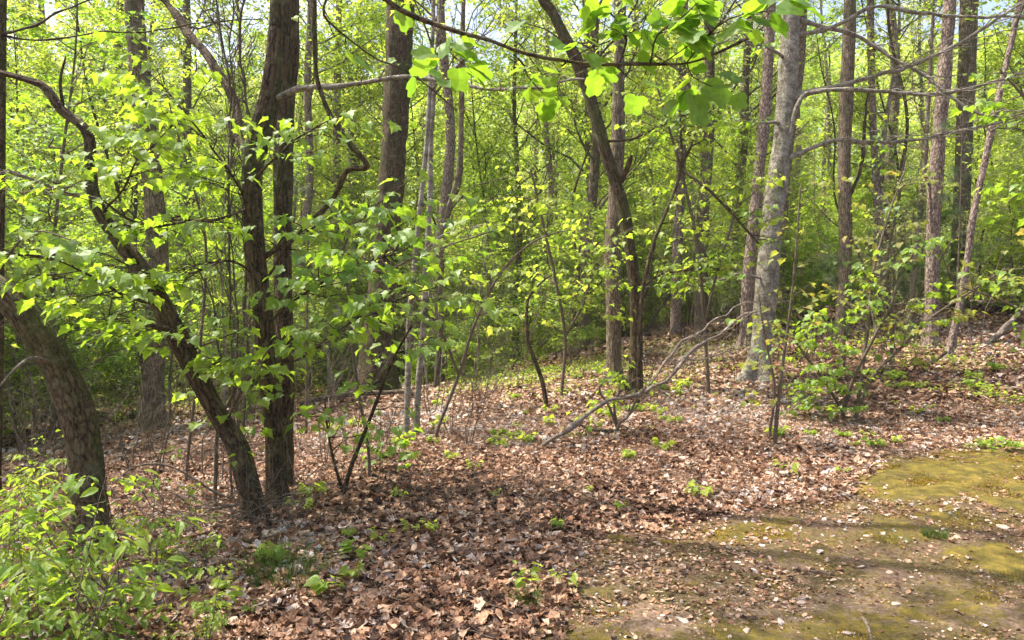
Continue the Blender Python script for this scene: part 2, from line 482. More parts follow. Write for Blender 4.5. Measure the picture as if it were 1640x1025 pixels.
M['needle_brown'] = bark_mat("straw", (0.18, 0.1, 0.05), (0.4, 0.25, 0.13), 2, 0.2, 0.1)

# dead leaf
def litter_mat():
    m, nt, out = newmat("dead_leaf")
    at = N_(nt, "ShaderNodeAttribute", attribute_name="bk")
    sp = N_(nt, "ShaderNodeSeparateXYZ"); nt.links.new(at.outputs["Vector"], sp.inputs[0])
    c = ramp(nt, sp.outputs[0], [(0.0, (0.04, 0.02, 0.013)), (0.14, (0.14, 0.065, 0.037)), (0.36, (0.29, 0.15, 0.085)),
                                 (0.6, (0.43, 0.255, 0.155)), (0.8, (0.54, 0.37, 0.255)), (0.92, (0.64, 0.52, 0.43)), (1.0, (0.46, 0.40, 0.37))])
    co = N_(nt, "ShaderNodeTexCoord")
    te = N_(nt, "ShaderNodeTexNoise"); te.inputs["Scale"].default_value = 60; te.inputs["Detail"].default_value = 4
    nt.links.new(co.outputs["Object"], te.inputs["Vector"])
    hs = N_(nt, "ShaderNodeHueSaturation")
    mr = N_(nt, "ShaderNodeMapRange", i_1=0.3, i_2=0.7, i_3=0.6, i_4=1.3); nt.links.new(te.outputs[0], mr.inputs[0])
    nt.links.new(mr.outputs[0], hs.inputs["Value"]); nt.links.new(c, hs.inputs["Color"])
    b = N_(nt, "ShaderNodeBsdfPrincipled"); b.inputs["Roughness"].default_value = 0.55
    b.inputs["Specular IOR Level"].default_value = 0.25
    nt.links.new(hs.outputs[0], b.inputs["Base Color"])
    bp = N_(nt, "ShaderNodeBump"); bp.inputs["Strength"].default_value = 0.5; bp.inputs["Distance"].default_value = 0.01
    nt.links.new(te.outputs[0], bp.inputs["Height"]); nt.links.new(bp.outputs[0], b.inputs["Normal"])
    tr = N_(nt, "ShaderNodeBsdfTranslucent"); nt.links.new(hs.outputs[0], tr.inputs[0])
    mx = N_(nt, "ShaderNodeMixShader", i_0=0.18); nt.links.new(b.outputs[0], mx.inputs[1]); nt.links.new(tr.outputs[0], mx.inputs[2])
    nt.links.new(mx.outputs[0], out.inputs[0])
    return m
M['litter'] = litter_mat()

def ground_mat():
    m, nt, out = newmat("forest_soil")
    at = N_(nt, "ShaderNodeAttribute", attribute_name="bk")
    sp = N_(nt, "ShaderNodeSeparateXYZ"); nt.links.new(at.outputs["Vector"], sp.inputs[0])
    co = N_(nt, "ShaderNodeTexCoord")
    def nz(s, d=6, r=0.6):
        t = N_(nt, "ShaderNodeTexNoise"); t.inputs["Scale"].default_value = s; t.inputs["Detail"].default_value = d
        t.inputs["Roughness"].default_value = r
        nt.links.new(co.outputs["Object"], t.inputs["Vector"]); return t.outputs[0]
    n1, n2, n3 = nz(2.2, 5), nz(30, 10, 0.8), nz(9, 8, 0.7)
    floor = ramp(nt, n2, [(0.3, (0.03, 0.018, 0.012)), (0.5, (0.12, 0.065, 0.04)), (0.7, (0.26, 0.15, 0.1))])
    dirt = ramp(nt, n2, [(0.3, (0.035, 0.022, 0.013)), (0.46, (0.105, 0.068, 0.042)), (0.58, (0.2, 0.135, 0.09)), (0.72, (0.42, 0.31, 0.24))])
    d2 = ramp(nt, n2, [(0.3, (0.035, 0.026, 0.01)), (0.5, (0.12, 0.092, 0.034)), (0.7, (0.26, 0.2, 0.1))])
    gr = ramp(nt, n2, [(0.3, (0.09, 0.06, 0.04)), (0.5, (0.24, 0.165, 0.115)), (0.68, (0.5, 0.38, 0.3))])
    dirt = mix(nt, sp.outputs[2], dirt, gr)
    f_ = N_(nt, "ShaderNodeMapRange", i_1=0.42, i_2=0.58, i_3=0.0, i_4=1.0); nt.links.new(n1, f_.inputs[0])
    dirt = mix(nt, f_.outputs[0], dirt, d2)
    moss = ramp(nt, n3, [(0.3, (0.06, 0.05, 0.016)), (0.5, (0.14, 0.11, 0.024)), (0.7, (0.29, 0.21, 0.04))])
    def soft(sock, noisev, w=0.9):
        a = N_(nt, "ShaderNodeMath", operation='MULTIPLY_ADD', i_1=w, i_2=-w * 0.5); nt.links.new(noisev, a.inputs[0])
        b = N_(nt, "ShaderNodeMath", operation='ADD'); nt.links.new(sock, b.inputs[0]); nt.links.new(a.outputs[0], b.inputs[1])
        r = N_(nt, "ShaderNodeMapRange", i_1=0.4, i_2=0.6, i_3=0.0, i_4=1.0); nt.links.new(b.outputs[0], r.inputs[0])
        return r.outputs[0]
    c = mix(nt, soft(sp.outputs[0], n3), floor, dirt)
    c = mix(nt, soft(sp.outputs[1], nz(16, 8, 0.75), 1.9), c, moss)
    b = N_(nt, "ShaderNodeBsdfPrincipled"); b.inputs["Roughness"].default_value = 0.95
    b.inputs["Specular IOR Level"].default_value = 0.15
    nt.links.new(c, b.inputs["Base Color"])
    bp = N_(nt, "ShaderNodeBump"); bp.inputs["Strength"].default_value = 0.8; bp.inputs["Distance"].default_value = 0.03
    nt.links.new(n2, bp.inputs["Height"]); nt.links.new(bp.outputs[0], b.inputs["Normal"])
    nt.links.new(b.outputs[0], out.inputs[0])
    return m
M['ground'] = ground_mat()

def stone_mat(name, a, b_):
    m, nt, out = newmat(name)
    co = N_(nt, "ShaderNodeTexCoord"); oi = N_(nt, "ShaderNodeObjectInfo")
    t = N_(nt, "ShaderNodeTexNoise"); t.inputs["Scale"].default_value = 50; t.inputs["Detail"].default_value = 6
    nt.links.new(co.outputs["Object"], t.inputs["Vector"])
    c = ramp(nt, t.outputs[0], [(0.3, a), (0.7, b_)])
    c = mix(nt, oi.outputs["Random"], c, (0.36, 0.25, 0.18))
    b = N_(nt, "ShaderNodeBsdfPrincipled"); b.inputs["Roughness"].default_value = 0.8
    nt.links.new(c, b.inputs["Base Color"])
    bp = N_(nt, "ShaderNodeBump"); bp.inputs["Strength"].default_value = 0.5; bp.inputs["Distance"].default_value = 0.01
    nt.links.new(t.outputs[0], bp.inputs["Height"]); nt.links.new(bp.outputs[0], b.inputs["Normal"])
    nt.links.new(b.outputs[0], out.inputs[0])
    return m
M['stone'] = stone_mat("stone", (0.28, 0.22, 0.18), (0.55, 0.48, 0.42))

# ------------------------------------------------------------------ ground
# edge of the bare, mossy clearing (photo pixels on the ground, turned into metres)
_edge = np.array([G(a, b)[0][:2] for a, b in [(860, 1024), (890, 960), (960, 890), (1080, 850), (1200, 828), (1320, 795),
                                              (1390, 742), (1490, 722), (1639, 704)]])
_edge = np.vstack([[_edge[0][0] - 0.6, -3], [_edge[0][0] - 0.2, 2], _edge, [14, _edge[-1][1] + 3.0], [60, _edge[-1][1] + 22]])

def clearing(x, y):
    """signed metres inside the clearing (+) / outside (-)"""
    p = np.stack([x, y], -1)
    d = np.full(x.shape, 1e9)
    for a, b in zip(_edge[:-1], _edge[1:]):
        ab = b - a; t = np.clip(((p - a) @ ab) / (ab @ ab), 0, 1)
        d = np.minimum(d, np.linalg.norm(p - a - t[..., None] * ab, axis=-1))
    poly = np.vstack([_edge, [60, -3]])
    ins = np.zeros(x.shape, bool)
    n = len(poly); j = n - 1
    for i in range(n):
        xi, yi = poly[i]; xj, yj = poly[j]
        c = ((yi > y) != (yj > y)) & (x < (xj - xi) * (y - yi) / (yj - yi + 1e-12) + xi)
        ins ^= c; j = i
    return np.where(ins, d, -d)

MOSS = []   # centre x,y, semi-axes in metres
for px, py, wx, wy, k in [(1500, 768, 150, 42, 1.25), (1420, 800, 80, 25, 0.8), (1600, 745, 90, 30, 1.1), (1010, 872, 34, 14, 1.0), (1090, 865, 60, 16, 0.6),
                       (1190, 850, 90, 26, 0.75), (1270, 905, 90, 24, 0.5), (1440, 985, 60, 20, 0.8), (1620, 895, 55, 30, 0.95), (1600, 810, 80, 24, 0.7),
                       (950, 940, 60, 20, 0.55), (1120, 960, 90, 24, 0.45), (1330, 870, 80, 22, 0.5), (1700, 800, 120, 60, 0.9), (900, 1000, 40, 14, 0.5),
                       (1430, 850, 100, 20, 0.6), (1545, 940, 90, 22, 0.45), (1760, 720, 160, 40, 0.8), (1240, 990, 60, 18, 0.4)]:
    c, d = G(px, py); c2, _ = G(px, py - wy); c3, _ = G(px, py + wy)
    MOSS.append((c[0], c[1], wx * d / F, max(0.1, (c2[1] - c3[1]) / 2), k))

def mossy(x, y):
    p = np.stack([x, y, 0 * x], -1)
    wx = x + 0.16 * noise(p, 3.5, 2) + .06 * noise(p, 14, 0); wy = y + 0.2 * noise(p, 3.5, 3) + .08 * noise(p, 13, 1)
    m = np.clip(0.42 * (noise(p, 1.7, 1) + 0.6 * noise(p, 5.5, 0)), 0, 0.62) * (clearing(x, y) > -0.15)
    for cx, cy, a, b, k in MOSS:
        m = np.maximum(m, k * np.exp(-1.1 * (((wx - cx) / a) ** 2 + ((wy - cy) / b) ** 2) ** 1.0))
    return m

def axis_grid(lo, fine_lo, fine_hi, hi, step, grow=1.12):
    mid = list(np.arange(fine_lo, fine_hi, step))
    r, s = [mid[-1]], step
    while r[-1] < hi: s *= grow; r.append(r[-1] + s)
    l, s = [mid[0]], step
    while l[-1] > lo: s *= grow; l.append(l[-1] - s)
    return np.array(l[:0:-1] + mid + r[1:])
gx = axis_grid(-220, -9, 9, 220, 0.05); gy = axis_grid(-120, 2.2, 14, 260, 0.05)
X, Y = np.meshgrid(gx, gy)
CL = clearing(X, Y)
MS = mossy(X, Y)
Z = T(X, Y)
PP = np.stack([X, Y, 0 * X], -1)
Z = Z + 0.016 * np.clip(MS, 0, 1) * (1 + noise(PP, 11, 0)) + 0.006 * noise(PP, 22, 1) * (CL > -0.3)
dirt = np.clip(0.5 + CL * 0.9, 0, 1)
gc = G(1300, 985)[0]
GRV = np.clip(np.exp(-((X - gc[0]) / 1.1) ** 2 - ((Y - gc[1]) / .55) ** 2) * (1 + .5 * noise(PP, 3, 3)), 0, 1)
nx_, ny_ = len(gx), len(gy)
ii, jj = np.meshgrid(np.arange(ny_ - 1), np.arange(nx_ - 1), indexing='ij')
k = (ii * nx_ + jj).ravel()
gf = np.stack([k, k + 1, k + nx_ + 1, k + nx_], -1)
mb = MB(); mb.add(np.stack([X, Y, Z], -1), gf, np.stack([dirt, np.clip(MS, 0, 1), GRV], -1))
tag(mb.build("ground", M['ground']), "brown woodland floor with a bare mossy clearing at its edge", kind="structure")

def tz(p):
    return T(p[..., 0], p[..., 1])

# ------------------------------------------------------------------ leaf litter
def litter_zone(y0, y1, dens, bases, size, seed, lift, cl_keep=0.2, xw=0.86):
    rg = np.random.default_rng(seed)
    mb = MB()
    area = xw * (y1 ** 2 - y0 ** 2) + 2.4 * (y1 - y0)
    n = int(area * dens)
    y = np.sqrt(rg.uniform(y0 ** 2, y1 ** 2, n)); x = rg.uniform(-1, 1, n) * (xw * y + 1.2)
    cl = clearing(x, y) + 0.33 * noise(np.stack([x, y, 0 * x], -1), 3.0, 1)
    keep = rg.uniform(0, 1, n) < np.where(cl < -0.1, 1.0, cl_keep + (0.75 - cl_keep) * np.exp(-np.clip(cl + 0.1, 0, 9) / 0.6))
    bare = noise(np.stack([x, y, 0 * x], -1), 2.2, 3)
    keep &= rg.uniform(0, 1, n) < np.where((cl > 0.1), np.clip(1.0 + 1.1 * bare, 0.1, 1.4) * (1 - 0.88 * sst(0.3, 1.0, mossy(x, y))), 1.0)
    x, y, cl = x[keep], y[keep], cl[keep]; n = len(x)
    incl = cl > 0
    z = T(x, y) + rg.uniform(0.003, lift, n) * np.where(incl, 0.45, 1.0)
    pos = np.stack([x, y, z], -1)
    th = rg.uniform(0, 6.283, n)
    ax = np.stack([np.cos(th), np.sin(th), rg.normal(0, 0.28, n)], -1)
    nn = np.array([0, 0, 1.0]) + rg.normal(0, 0.46, (n, 3)) * np.where(incl, 0.5, 1.0)[:, None]
    s = size * np.clip(rg.lognormal(0, 0.42, n), .3, 1.75) * np.where(incl, 0.62, 1.0)
    curl = np.column_stack([rg.normal(0.25, 0.5, n), rg.normal(0.2, 0.5, n)])
    drift = 0.22 * noise(np.stack([x, y, 0 * x], -1), 1.1, 2) + .12 * noise(np.stack([x, y, 0 * x], -1), 4.0, 0)
    pick = rg.choice(len(bases), n, p=[b[1] for b in bases])
    for q, (b, _) in enumerate(bases):
        w = pick == q
        scatter(mb, b, pos[w] - nrm(ax[w]) * s[w][:, None] * 0.5, ax[w], nn[w], s[w], rg, curl[w])
        mb.a[-1][:, 0] = np.clip(mb.a[-1][:, 0] + np.repeat(drift[w], len(b[0])), 0, 1)
    return mb
mbl = MB()
parts_l = []
for args in [(2.6, 9.5, 1900, [(OAKD, .42), (OVALD, .33), (BITD, .25)], 0.047, 11, 0.035),
             (9.5, 17, 800, [(QUADD, .75), (OVALD, .25)], 0.056, 12, 0.05),
             (17, 34, 190, [(QUADD, 1.0)], 0.1, 13, 0.07)]:
    m_ = litter_zone(*args)
    for v_, a_ in zip(m_.v, m_.a): pass
    off = mbl.n
    mbl.v += m_.v; mbl.a += m_.a; mbl.f += [f + off for f in m_.f]; mbl.n += m_.n
tag(mbl.build("leaf_litter", M['litter'], smooth=False), "curled reddish brown and grey dead leaves covering the woodland floor", kind="stuff")

# small debris: straw, twig bits on the clearing
rg = np.random.default_rng(21)
n = 15000
y = np.sqrt(rg.uniform(2.8 ** 2, 11 ** 2, n)); x = rg.uniform(-0.8, 0.85, n) * (y * 0.86 + 1)
th = rg.uniform(0, 6.28, n); ln = rg.uniform(0.03, 0.16, n)
p0 = np.stack([x, y, T(x, y) + 0.014 + rg.uniform(0, 0.03, n) * (clearing(x, y) < 0)], -1)
d = np.stack([np.cos(th), np.sin(th), rg.normal(0, 0.06, n)], -1) * ln[:, None]
mb = MB(); B = np.stack([p0, p0 + d * 0.5 + rg.normal(0, 0.008, (n, 3)) * [1, 1, 0.2], p0 + d], 1)
twigs(mb, B, rg.uniform(0.0008, 0.0022, n), np.full(n, 0.0006), 3, 2)
tag(mb.build("twig_debris", M['needle_brown']), "fine straw and broken twig bits strewn over the floor", kind="stuff")

rg = np.random.default_rng(27)
n = 1500
y = np.sqrt(rg.uniform(2.8 ** 2, 15 ** 2, n)); x = rg.uniform(-0.85, 0.85, n) * (y * 0.86 + 1)
kp = clearing(x, y) < rg.uniform(-.2, .5, n); x, y = x[kp], y[kp]; n = len(x)
th = rg.uniform(0, 6.28, n); ln = rg.uniform(0.15, 0.6, n)
p0 = np.stack([x, y, T(x, y) + 0.035], -1)
e = p0[:, :2] + np.stack([np.cos(th), np.sin(th)], -1) * ln[:, None]
p2 = np.column_stack([e, T(e[:, 0], e[:, 1]) + .04 + rg.uniform(0, .05, n)])
mb = MB(); B = np.stack([p0, (p0 + p2) / 2 + rg.normal(0, .025, (n, 3)) * [1, 1, .4], p2], 1); r0 = rg.uniform(.0015, .0045, n)
twigs(mb, B, r0, r0 * .4, 4, 5, .015, rg); C, c0, c1 = kids(B, r0, r0 * .4, 2, (.3, 1), .16, .7, .9, .02, rg, .3, 0); twigs(mb, C, c0, c1, 3, 2, .02, rg)
tag(mb.build("fallen_twigs", M['dead_wood']), "thin dead twigs lying all over the fallen leaves", kind="stuff")

# crumbs of leaf, bark and grit on the clearing
rg = np.random.default_rng(23)
n = 60000
y = np.sqrt(rg.uniform(2.8 ** 2, 9.5 ** 2, n)); x = rg.uniform(-0.2, 1, n) * (y * 0.86 + 1)
kp = (clearing(x, y) > -0.3) & (mossy(x, y) < rg.uniform(.3, 1.1, n)) & (noise(np.stack([x, y, 0 * x], -1), 2.6, 2) > rg.uniform(-1.2, .9, n)); x, y = x[kp], y[kp]; n = len(x)
th = rg.uniform(0, 6.28, n)
mb = MB(); scatter(mb, QUADD, np.stack([x, y, T(x, y) + .008], -1), np.stack([np.cos(th), np.sin(th), rg.normal(0, .25, n)], -1), np.array([0, 0, 1.]) + rg.normal(0, .4, (n, 3)), rg.lognormal(-4.3, .45, n), rg)
tag(mb.build("leaf_crumbs", M['litter'], smooth=False), "crumbled bits of dead leaf and bark on the bare clearing", kind="stuff")

# short dry and green blades thinly over the clearing
rg = np.random.default_rng(25)
n = 60000
y = np.sqrt(rg.uniform(2.8 ** 2, 10 ** 2, n)); x = rg.uniform(-0.3, 1, n) * (y * 0.86 + 1)
kp = (clearing(x, y) > -0.25) & (noise(np.stack([x, y, 0 * x], -1), 1.9, 1) > rg.uniform(-1.0, 1.3, n)); x, y = x[kp], y[kp]; n = len(x)
p0 = np.stack([x, y, T(x, y)], -1); d = np.stack([rg.normal(0, .6, n), rg.normal(0, .6, n), rg.uniform(.2, 1, n)], -1) * rg.uniform(.012, .035, n)[:, None]
for nm, mt, sel, lb in (("grass", 'grass', np.arange(n) % 5 < 2, "thin green grass blades scattered over the bare clearing"), ("dry_grass", 'needle_brown', np.arange(n) % 5 >= 2, "short dry grass and roots matted over the bare clearing")):
    mb = MB(); k = int(sel.sum()); P0 = p0[sel]; D = d[sel]
    B = np.stack([P0, P0 + D * [.3, .3, .7], P0 + D * [1, 1, .8]], 1); twigs(mb, B, np.full(k, .0011), np.full(k, .0004), 3, 2)
    o = mb.build(nm, M[mt]); tag(o, lb, kind="stuff")

# low green ground cover among the dead leaves in the middle distance
rg = np.random.default_rng(24)
mb = MB()
for px, py, wx, wy, k in [(930, 600, 150, 3.0, 2600), (800, 625, 120, 1.6, 900), (1560, 615, 110, 1.6, 1100), (1010, 590, 120, 3.0, 1200), (330, 660, 150, 1.6, 1300), (60, 660, 100, 2, 1500), (1130, 560, 150, 3, 1400), (1420, 560, 120, 2, 900)]:
    c, dd = G(px, py)
    a = rg.normal(0, 1, (k, 2)) * .55
    x = c[0] + a[:, 0] * wx * dd / F; y = c[1] + a[:, 1] * wy
    kp = noise(np.stack([x, y, 0 * x], -1), 2.4, 0) > -.2; x, y = x[kp], y[kp]; k = len(x)
    th = rg.uniform(0, 6.28, k)
    scatter(mb, STAR4, np.stack([x, y, T(x, y) + rg.uniform(.04, .22, k)], -1), np.stack([np.cos(th), np.sin(th), rg.normal(-.2, .2, k)], -1), np.array([0, 0, 1.]) + rg.normal(0, .3, (k, 3)), rg.uniform(.03, .065, k), rg)
tag(mb.build("ground_cover", M['leaf_lime'], smooth=False), "low lime green ground cover in loose drifts on the woodland floor", kind="stuff")

# knee-high undergrowth beyond the leaf bed
rg = np.random.default_rng(28)
n = 130000
y = np.sqrt(rg.uniform(12.5 ** 2, 36 ** 2, n)); x = rg.uniform(-.85, .85, n) * y
lim = np.where(x < -.3 * y, 12.5, np.where(x < .05 * y, 17.0, 20.5))
hmax = .25 + 1.3 * sst(0, 6, y - lim)
q_ = np.stack([x, y, 0 * x], -1)
kp = (y > lim + .8 * noise(q_, .6, 0)) & (noise(q_, .9, 1) + .5 * noise(q_, 2.4, 2) > -.25)
x, y, hmax = x[kp], y[kp], hmax[kp]; n = len(x)
th = rg.uniform(0, 6.28, n)
mb = MB(); scatter(mb, STAR4, np.stack([x, y, T(x, y) + .05 + hmax * rg.uniform(0, 1, n) ** 1.2], -1), np.stack([np.cos(th), np.sin(th), rg.normal(-.25, .2, n)], -1), np.array([0, 0, 1.]) + rg.normal(0, .35, (n, 3)), rg.uniform(.05, .11, n), rg)
k = n // 9
B0 = np.stack([x[:k], y[:k], T(x[:k], y[:k])], -1); tp = B0 + np.stack([rg.normal(0, .12, k), rg.normal(0, .12, k), hmax[:k] * rg.uniform(.5, 1, k)], -1)
tag(mb.build("undergrowth", M['leaf_lime'], smooth=False), "knee-high lime green undergrowth filling the wood beyond the leaf bed", kind="stuff")
mb = MB(); twigs(mb, np.stack([B0, (B0 + tp) / 2 + rg.normal(0, .03, (k, 3)), tp], 1), np.full(k, .004), np.full(k, .0015), 3, 2)
tag(mb.build("undergrowth_stems", M['bark_twig']), "thin stems of the undergrowth beyond the leaf bed", kind="stuff")

# moss pile: short upright blades over the mossy patches
rg = np.random.default_rng(22)
n = 520000
y = np.sqrt(rg.uniform(2.8 ** 2, 10.5 ** 2, n)); x = rg.uniform(-0.1, 1, n) * (y * 0.86 + 1)
ms = mossy(x, y) + 0.25 * noise(np.stack([x, y, 0 * x], -1), 12, 0)
kp = rg.uniform(0.15, 1.05, n) < ms
x, y = x[kp], y[kp]; n = len(x)
h = rg.uniform(0.006, 0.02, n)
p0 = np.stack([x, y, T(x, y) + 0.002], -1)
scatter_b = (np.array([(-.35, 0, 0), (.35, 0, 0), (0, 1, 0)], float), np.array([(0, 1, 2)]))
mb = MB()
up_ = nrm(np.array([0, 0, 1.0]) + rg.normal(0, 0.5, (n, 3)))
scatter(mb, scatter_b, p0, up_, rg.normal(0, 1, (n, 3)), h, rg)
mb.a[-1][:, 0] = np.repeat(np.clip(.45 + .5 * noise(np.stack([x, y, 0 * x], -1), 8, 1) + .3 * noise(np.stack([x, y, 0 * x], -1), 30, 2) + rg.normal(0, .15, n), 0, 1), 3)
mb.a[-1][:, 1] = np.repeat(np.clip(.6 + .4 * noise(np.stack([x, y, 0 * x], -1), 2.5, 0), 0, 1) * rg.uniform(.6, 1, n), 3)
tag(mb.build("moss", M['moss_blade'], smooth=False), "golden green moss spread over the bare clearing in patches", kind="stuff")

# ------------------------------------------------------------------ generic tree and sapling makers
def crown_from(trunk_s, mbB, mbL, rg, t0=0.35, nlimb=14, L=2.6, leafsize=0.1, base=DIAM, nsub=6, ntw=5, nleaf=5, ang=1.05, up=0.18, flat=0.35, sides=4, ltw=0.55, r_l=None, droop=0.3, hue=0.0):
    k = 10
    Bt, r0, r1 = to_bez(trunk_s[int(len(trunk_s) * t0):], k)
    per = max(1, int(round(nlimb / len(Bt))))
    B1, a0, a1 = kids(Bt, r0, r1, per, (0.05, 1.0), L, ang, 0.0, up, rg, 0.0, 0.12)
    # higher limbs shorter
    f = np.linspace(1.1, 0.5, len(B1))[:, None, None]
    B1 = B1[:, :1] + (B1 - B1[:, :1]) * f
    a0 = np.minimum(np.maximum(a0, 0.010 * L), np.repeat(r0, per) * 0.7)
    twigs(mbB, B1, a0, a0 * 0.25, max(4, sides), 5, 0.02, rg)
    B2, b0, b1 = kids(B1, a0, a0 * 0.25, nsub, (0.2, 1.0), L * 0.5, 0.75, flat, 0.08, rg, 0.45)
    twigs(mbB, B2, b0, b1, 3, 3, 0.02, rg)
    B3, c0, c1 = kids(B2, b0, b1, ntw, (0.15, 1.0), ltw, 0.7, flat, 0.02, rg, 0.3)
    twigs(mbB, B3, c0, c1, 3, 1)
    leafed(mbL, B3, nleaf, (0.15, 1.0), leafsize, base, rg, droop, 0.4, 0.02, hue)
    return B1

def make_tree(name, label, cat, group, H, r, t0, nlimb, L, leafsize, bark, leaf, seed, base=DIAM, lean=0.06, **kw):
    rg = np.random.default_rng(seed)
    root = empty(name, (0, 0, 0), label, cat, group)
    n = 7
    zz = np.linspace(-0.2, H, n)
    xy = np.cumsum(rg.normal(0, lean * H / n, (n, 2)), 0); xy -= xy[1] * (np.arange(n) > 0)[:, None]; xy[0] = xy[1]
    rad = r * (1 - 0.8 * np.linspace(0, 1, n) ** 1.2)
    t = MB(); s = tube(t, np.column_stack([xy, zz, rad]), 12, 0.3, 0.06, r, seed)
    b, l = MB(), MB()
    crown_from(s, b, l, rg, t0, nlimb, L, leafsize, base, **kw)
    t.build("trunk", M[bark], root); b.build("branches", M['bark_twig'] if bark != 'bark_dark' else M['bark_dark'], root); l.build("crown", M[leaf], root, smooth=False)
    return root

def make_sapling(name, label, group, H, r, L, leafsize, leaf, seed, base=STAR4, nlimb=12, nsub=5, nleaf=5, t0=0.15, stems=1, bark='bark_twig', cat="sapling"):
    rg = np.random.default_rng(seed)
    root = empty(name, (0, 0, 0), label, cat, group)
    t, b, l = MB(), MB(), MB()
    for q in range(stems):
        n = 6; zz = np.linspace(-0.05, H * (1 - 0.2 * q), n)
        dx = rg.normal(0, 0.10 if stems == 1 else 0.28, 2) * H
        xy = np.linspace(0, 1, n)[:, None] ** 1.3 * dx + rg.normal(0, 0.012 * H, (n, 2)) * (np.arange(n) > 0)[:, None]
        s = tube(t, np.column_stack([xy, zz, r * (1 - 0.85 * np.linspace(0, 1, n))]), 7, 0.12, 0.05, r, seed)
        Bt, r0, r1 = to_bez(s[int(len(s) * t0):], 6)
        per = max(1, nlimb // (6 * stems))
        B1, a0, a1 = kids(Bt, r0, r1, per, (0, 1), L, 1.15, 0.0, 0.15, rg, 0.1, 0.05)
        f = np.linspace(1.0, 0.55, len(B1))[:, None, None]; B1 = B1[:, :1] + (B1 - B1[:, :1]) * f
        twigs(b, B1, a0, a1, 4, 5, 0.03, rg)
        B2, b0, b1 = kids(B1, a0, a1, nsub, (0.2, 1.0), L * 0.42, 0.8, 0.9, 0.0, rg, 0.3, 0.0)
        twigs(b, B2, b0, b1, 3, 2, 0.02, rg)
        kp_ = .72 if cat == 'shrub' else 1.0
        leafed(l, B2, nleaf, (0.15, 1.0), leafsize, base, rg, 0.3, 0.32, 0.02, keep=kp_)
        leafed(l, B1, 3, (0.4, 1.0), leafsize, base, rg, 0.3, 0.32, 0.02, keep=kp_)
    t.build("stem", M[bark], root); b.build("branches", M[bark], root); l.build("foliage", M[leaf], root, smooth=False)
    return root

# ------------------------------------------------------------------ traced trees
def path3(pts, d0, dd=None):
    """(px,py,half width px[,extra depth]) -> rows x,y,z,r"""
    out = []
    for i, q in enumerate(pts):
        d = d0 + (q[3] if len(q) > 3 else 0.0)
        w = P(q[0], q[1], d)
        out.append([*w, 0.88 * q[2] * d / F])
    return np.array(out)

def traced(name, label, cat, base_px, pts, bark, top=None, leaf='leaf_lime', group=None, limbs=(), crown=None, sides=28, flare=True, seed=1,
           leafbase=DIAM, furrow=0.0, step=0.05, trunk_name="trunk", depth=None):
    """a real tree whose visible trunk follows the photo; top=(dx,dy,height) is where it goes above"""
    rg = np.random.default_rng(1000 + seed)
    g, d0 = G(*base_px)
    if depth: d0 = depth
    rows = path3(pts, d0)
    r_b = rows[0, 3]
    base = np.array([rows[0, 0], rows[0, 1], float(T(rows[0, 0], rows[0, 1]))])
    if rows[0, 2] > base[2] - 0.02:
        dirn = nrm(rows[0, :3] - rows[1, :3]); k = (rows[0, 2] - base[2] + 0.12) / max(0.3, -dirn[2])
        rows = np.vstack([[*(rows[0, :3] + dirn * k), r_b], rows])
        base[:2] = rows[0, :2]; base[2] = T(*base[:2])
    ntr = len(rows)
    if top is not None:
        last = rows[-1]; dirn = nrm(rows[-1, :3] - rows[-2, :3])
        tx, ty, H = top
        hh = H - last[2]
        for f, rf in ((0.33, 0.8), (0.66, 0.5), (1.0, 0.15)):
            rows = np.vstack([rows, [last[0] + tx * f, last[1] + ty * f, last[2] + hh * f, last[3] * rf]])
    root = empty(name, tuple(base), label, cat, group)
    t = MB(); s = tube(t, rows, sides, step, 0.07, r_b if flare else 0, seed, furrow)
    t.build(trunk_name, M[bark], root, base)
    for lb in limbs:
        lp = path3(lb['pts'], d0)
        if 'root' in lb:      # start on the trunk axis
            dist = np.linalg.norm(s[:, :3] - lp[0, :3], axis=1); i = int(np.argmin(dist))
            lp[0, :3] = s[i, :3]
        lp[:, 3] *= .88; lm = MB(); ls = tube(lm, lp, 9, 0.035, 0.07, 0, seed + 3, kink=.013 + .25 * lp[0, 3])
        bt, lv = MB(), MB()
        if lb.get('twig', 0):
            Bt, r0, r1 = to_bez(ls[int(len(ls) * lb.get('t0', 0.25)):], lb.get('k', 6))
            B1, a0, a1 = kids(Bt, r0, r1, lb['twig'], (0, 1), lb.get('L', 0.5), 0.8, lb.get('flat', 0.8), lb.get('up', 0.02), rg, 0.0, -0.04)
            a0 = np.maximum(a0, 0.0014)
            twigs(lm, B1, a0, a1, 4, 4, 0.03, rg)
            n2 = lb.get('sub', 3)
            if n2:
                B2, b0, b1 = kids(B1, a0, a1, n2, (0.3, 1.0), lb.get('L', 0.5) * 0.45, 0.75, lb.get('flat', 0.8), 0.0, rg, 0.2, -0.05)
                twigs(lm, B2, b0, b1, 3, 2, 0.03, rg)
                if lb.get('leaves', 0):
                    leafed(lv, B2, lb['leaves'], (0.2, 1), lb.get('ls', 0.08), lb.get('base', MAPLE), rg, 0.45, 0.35, 0.03, keep=lb.get('keep', 0.66))
            if lb.get('leaves', 0):
                leafed(lv, B1, lb['leaves'], (0.35, 1), lb.get('ls', 0.08), lb.get('base', MAPLE), rg, 0.45, 0.35, 0.03, keep=lb.get('keep', 0.66))
        lo = lm.build("limb", M[lb.get('bark', bark)], root, base)
        if lv.n: lv.build("foliage", M[lb.get('mat', leaf)], lo, base, smooth=False)
    if crown:
        b, l = MB(), MB()
        crown_from(s, b, l, rg, **crown)
        b.build("branches", M['bark_twig'], root, base); l.build("crown", M[leaf], root, base, smooth=False)
    return root, s

HI = dict(t0=0.5, nlimb=10, L=2.6, leafsize=0.11, nsub=5, ntw=4, nleaf=2)

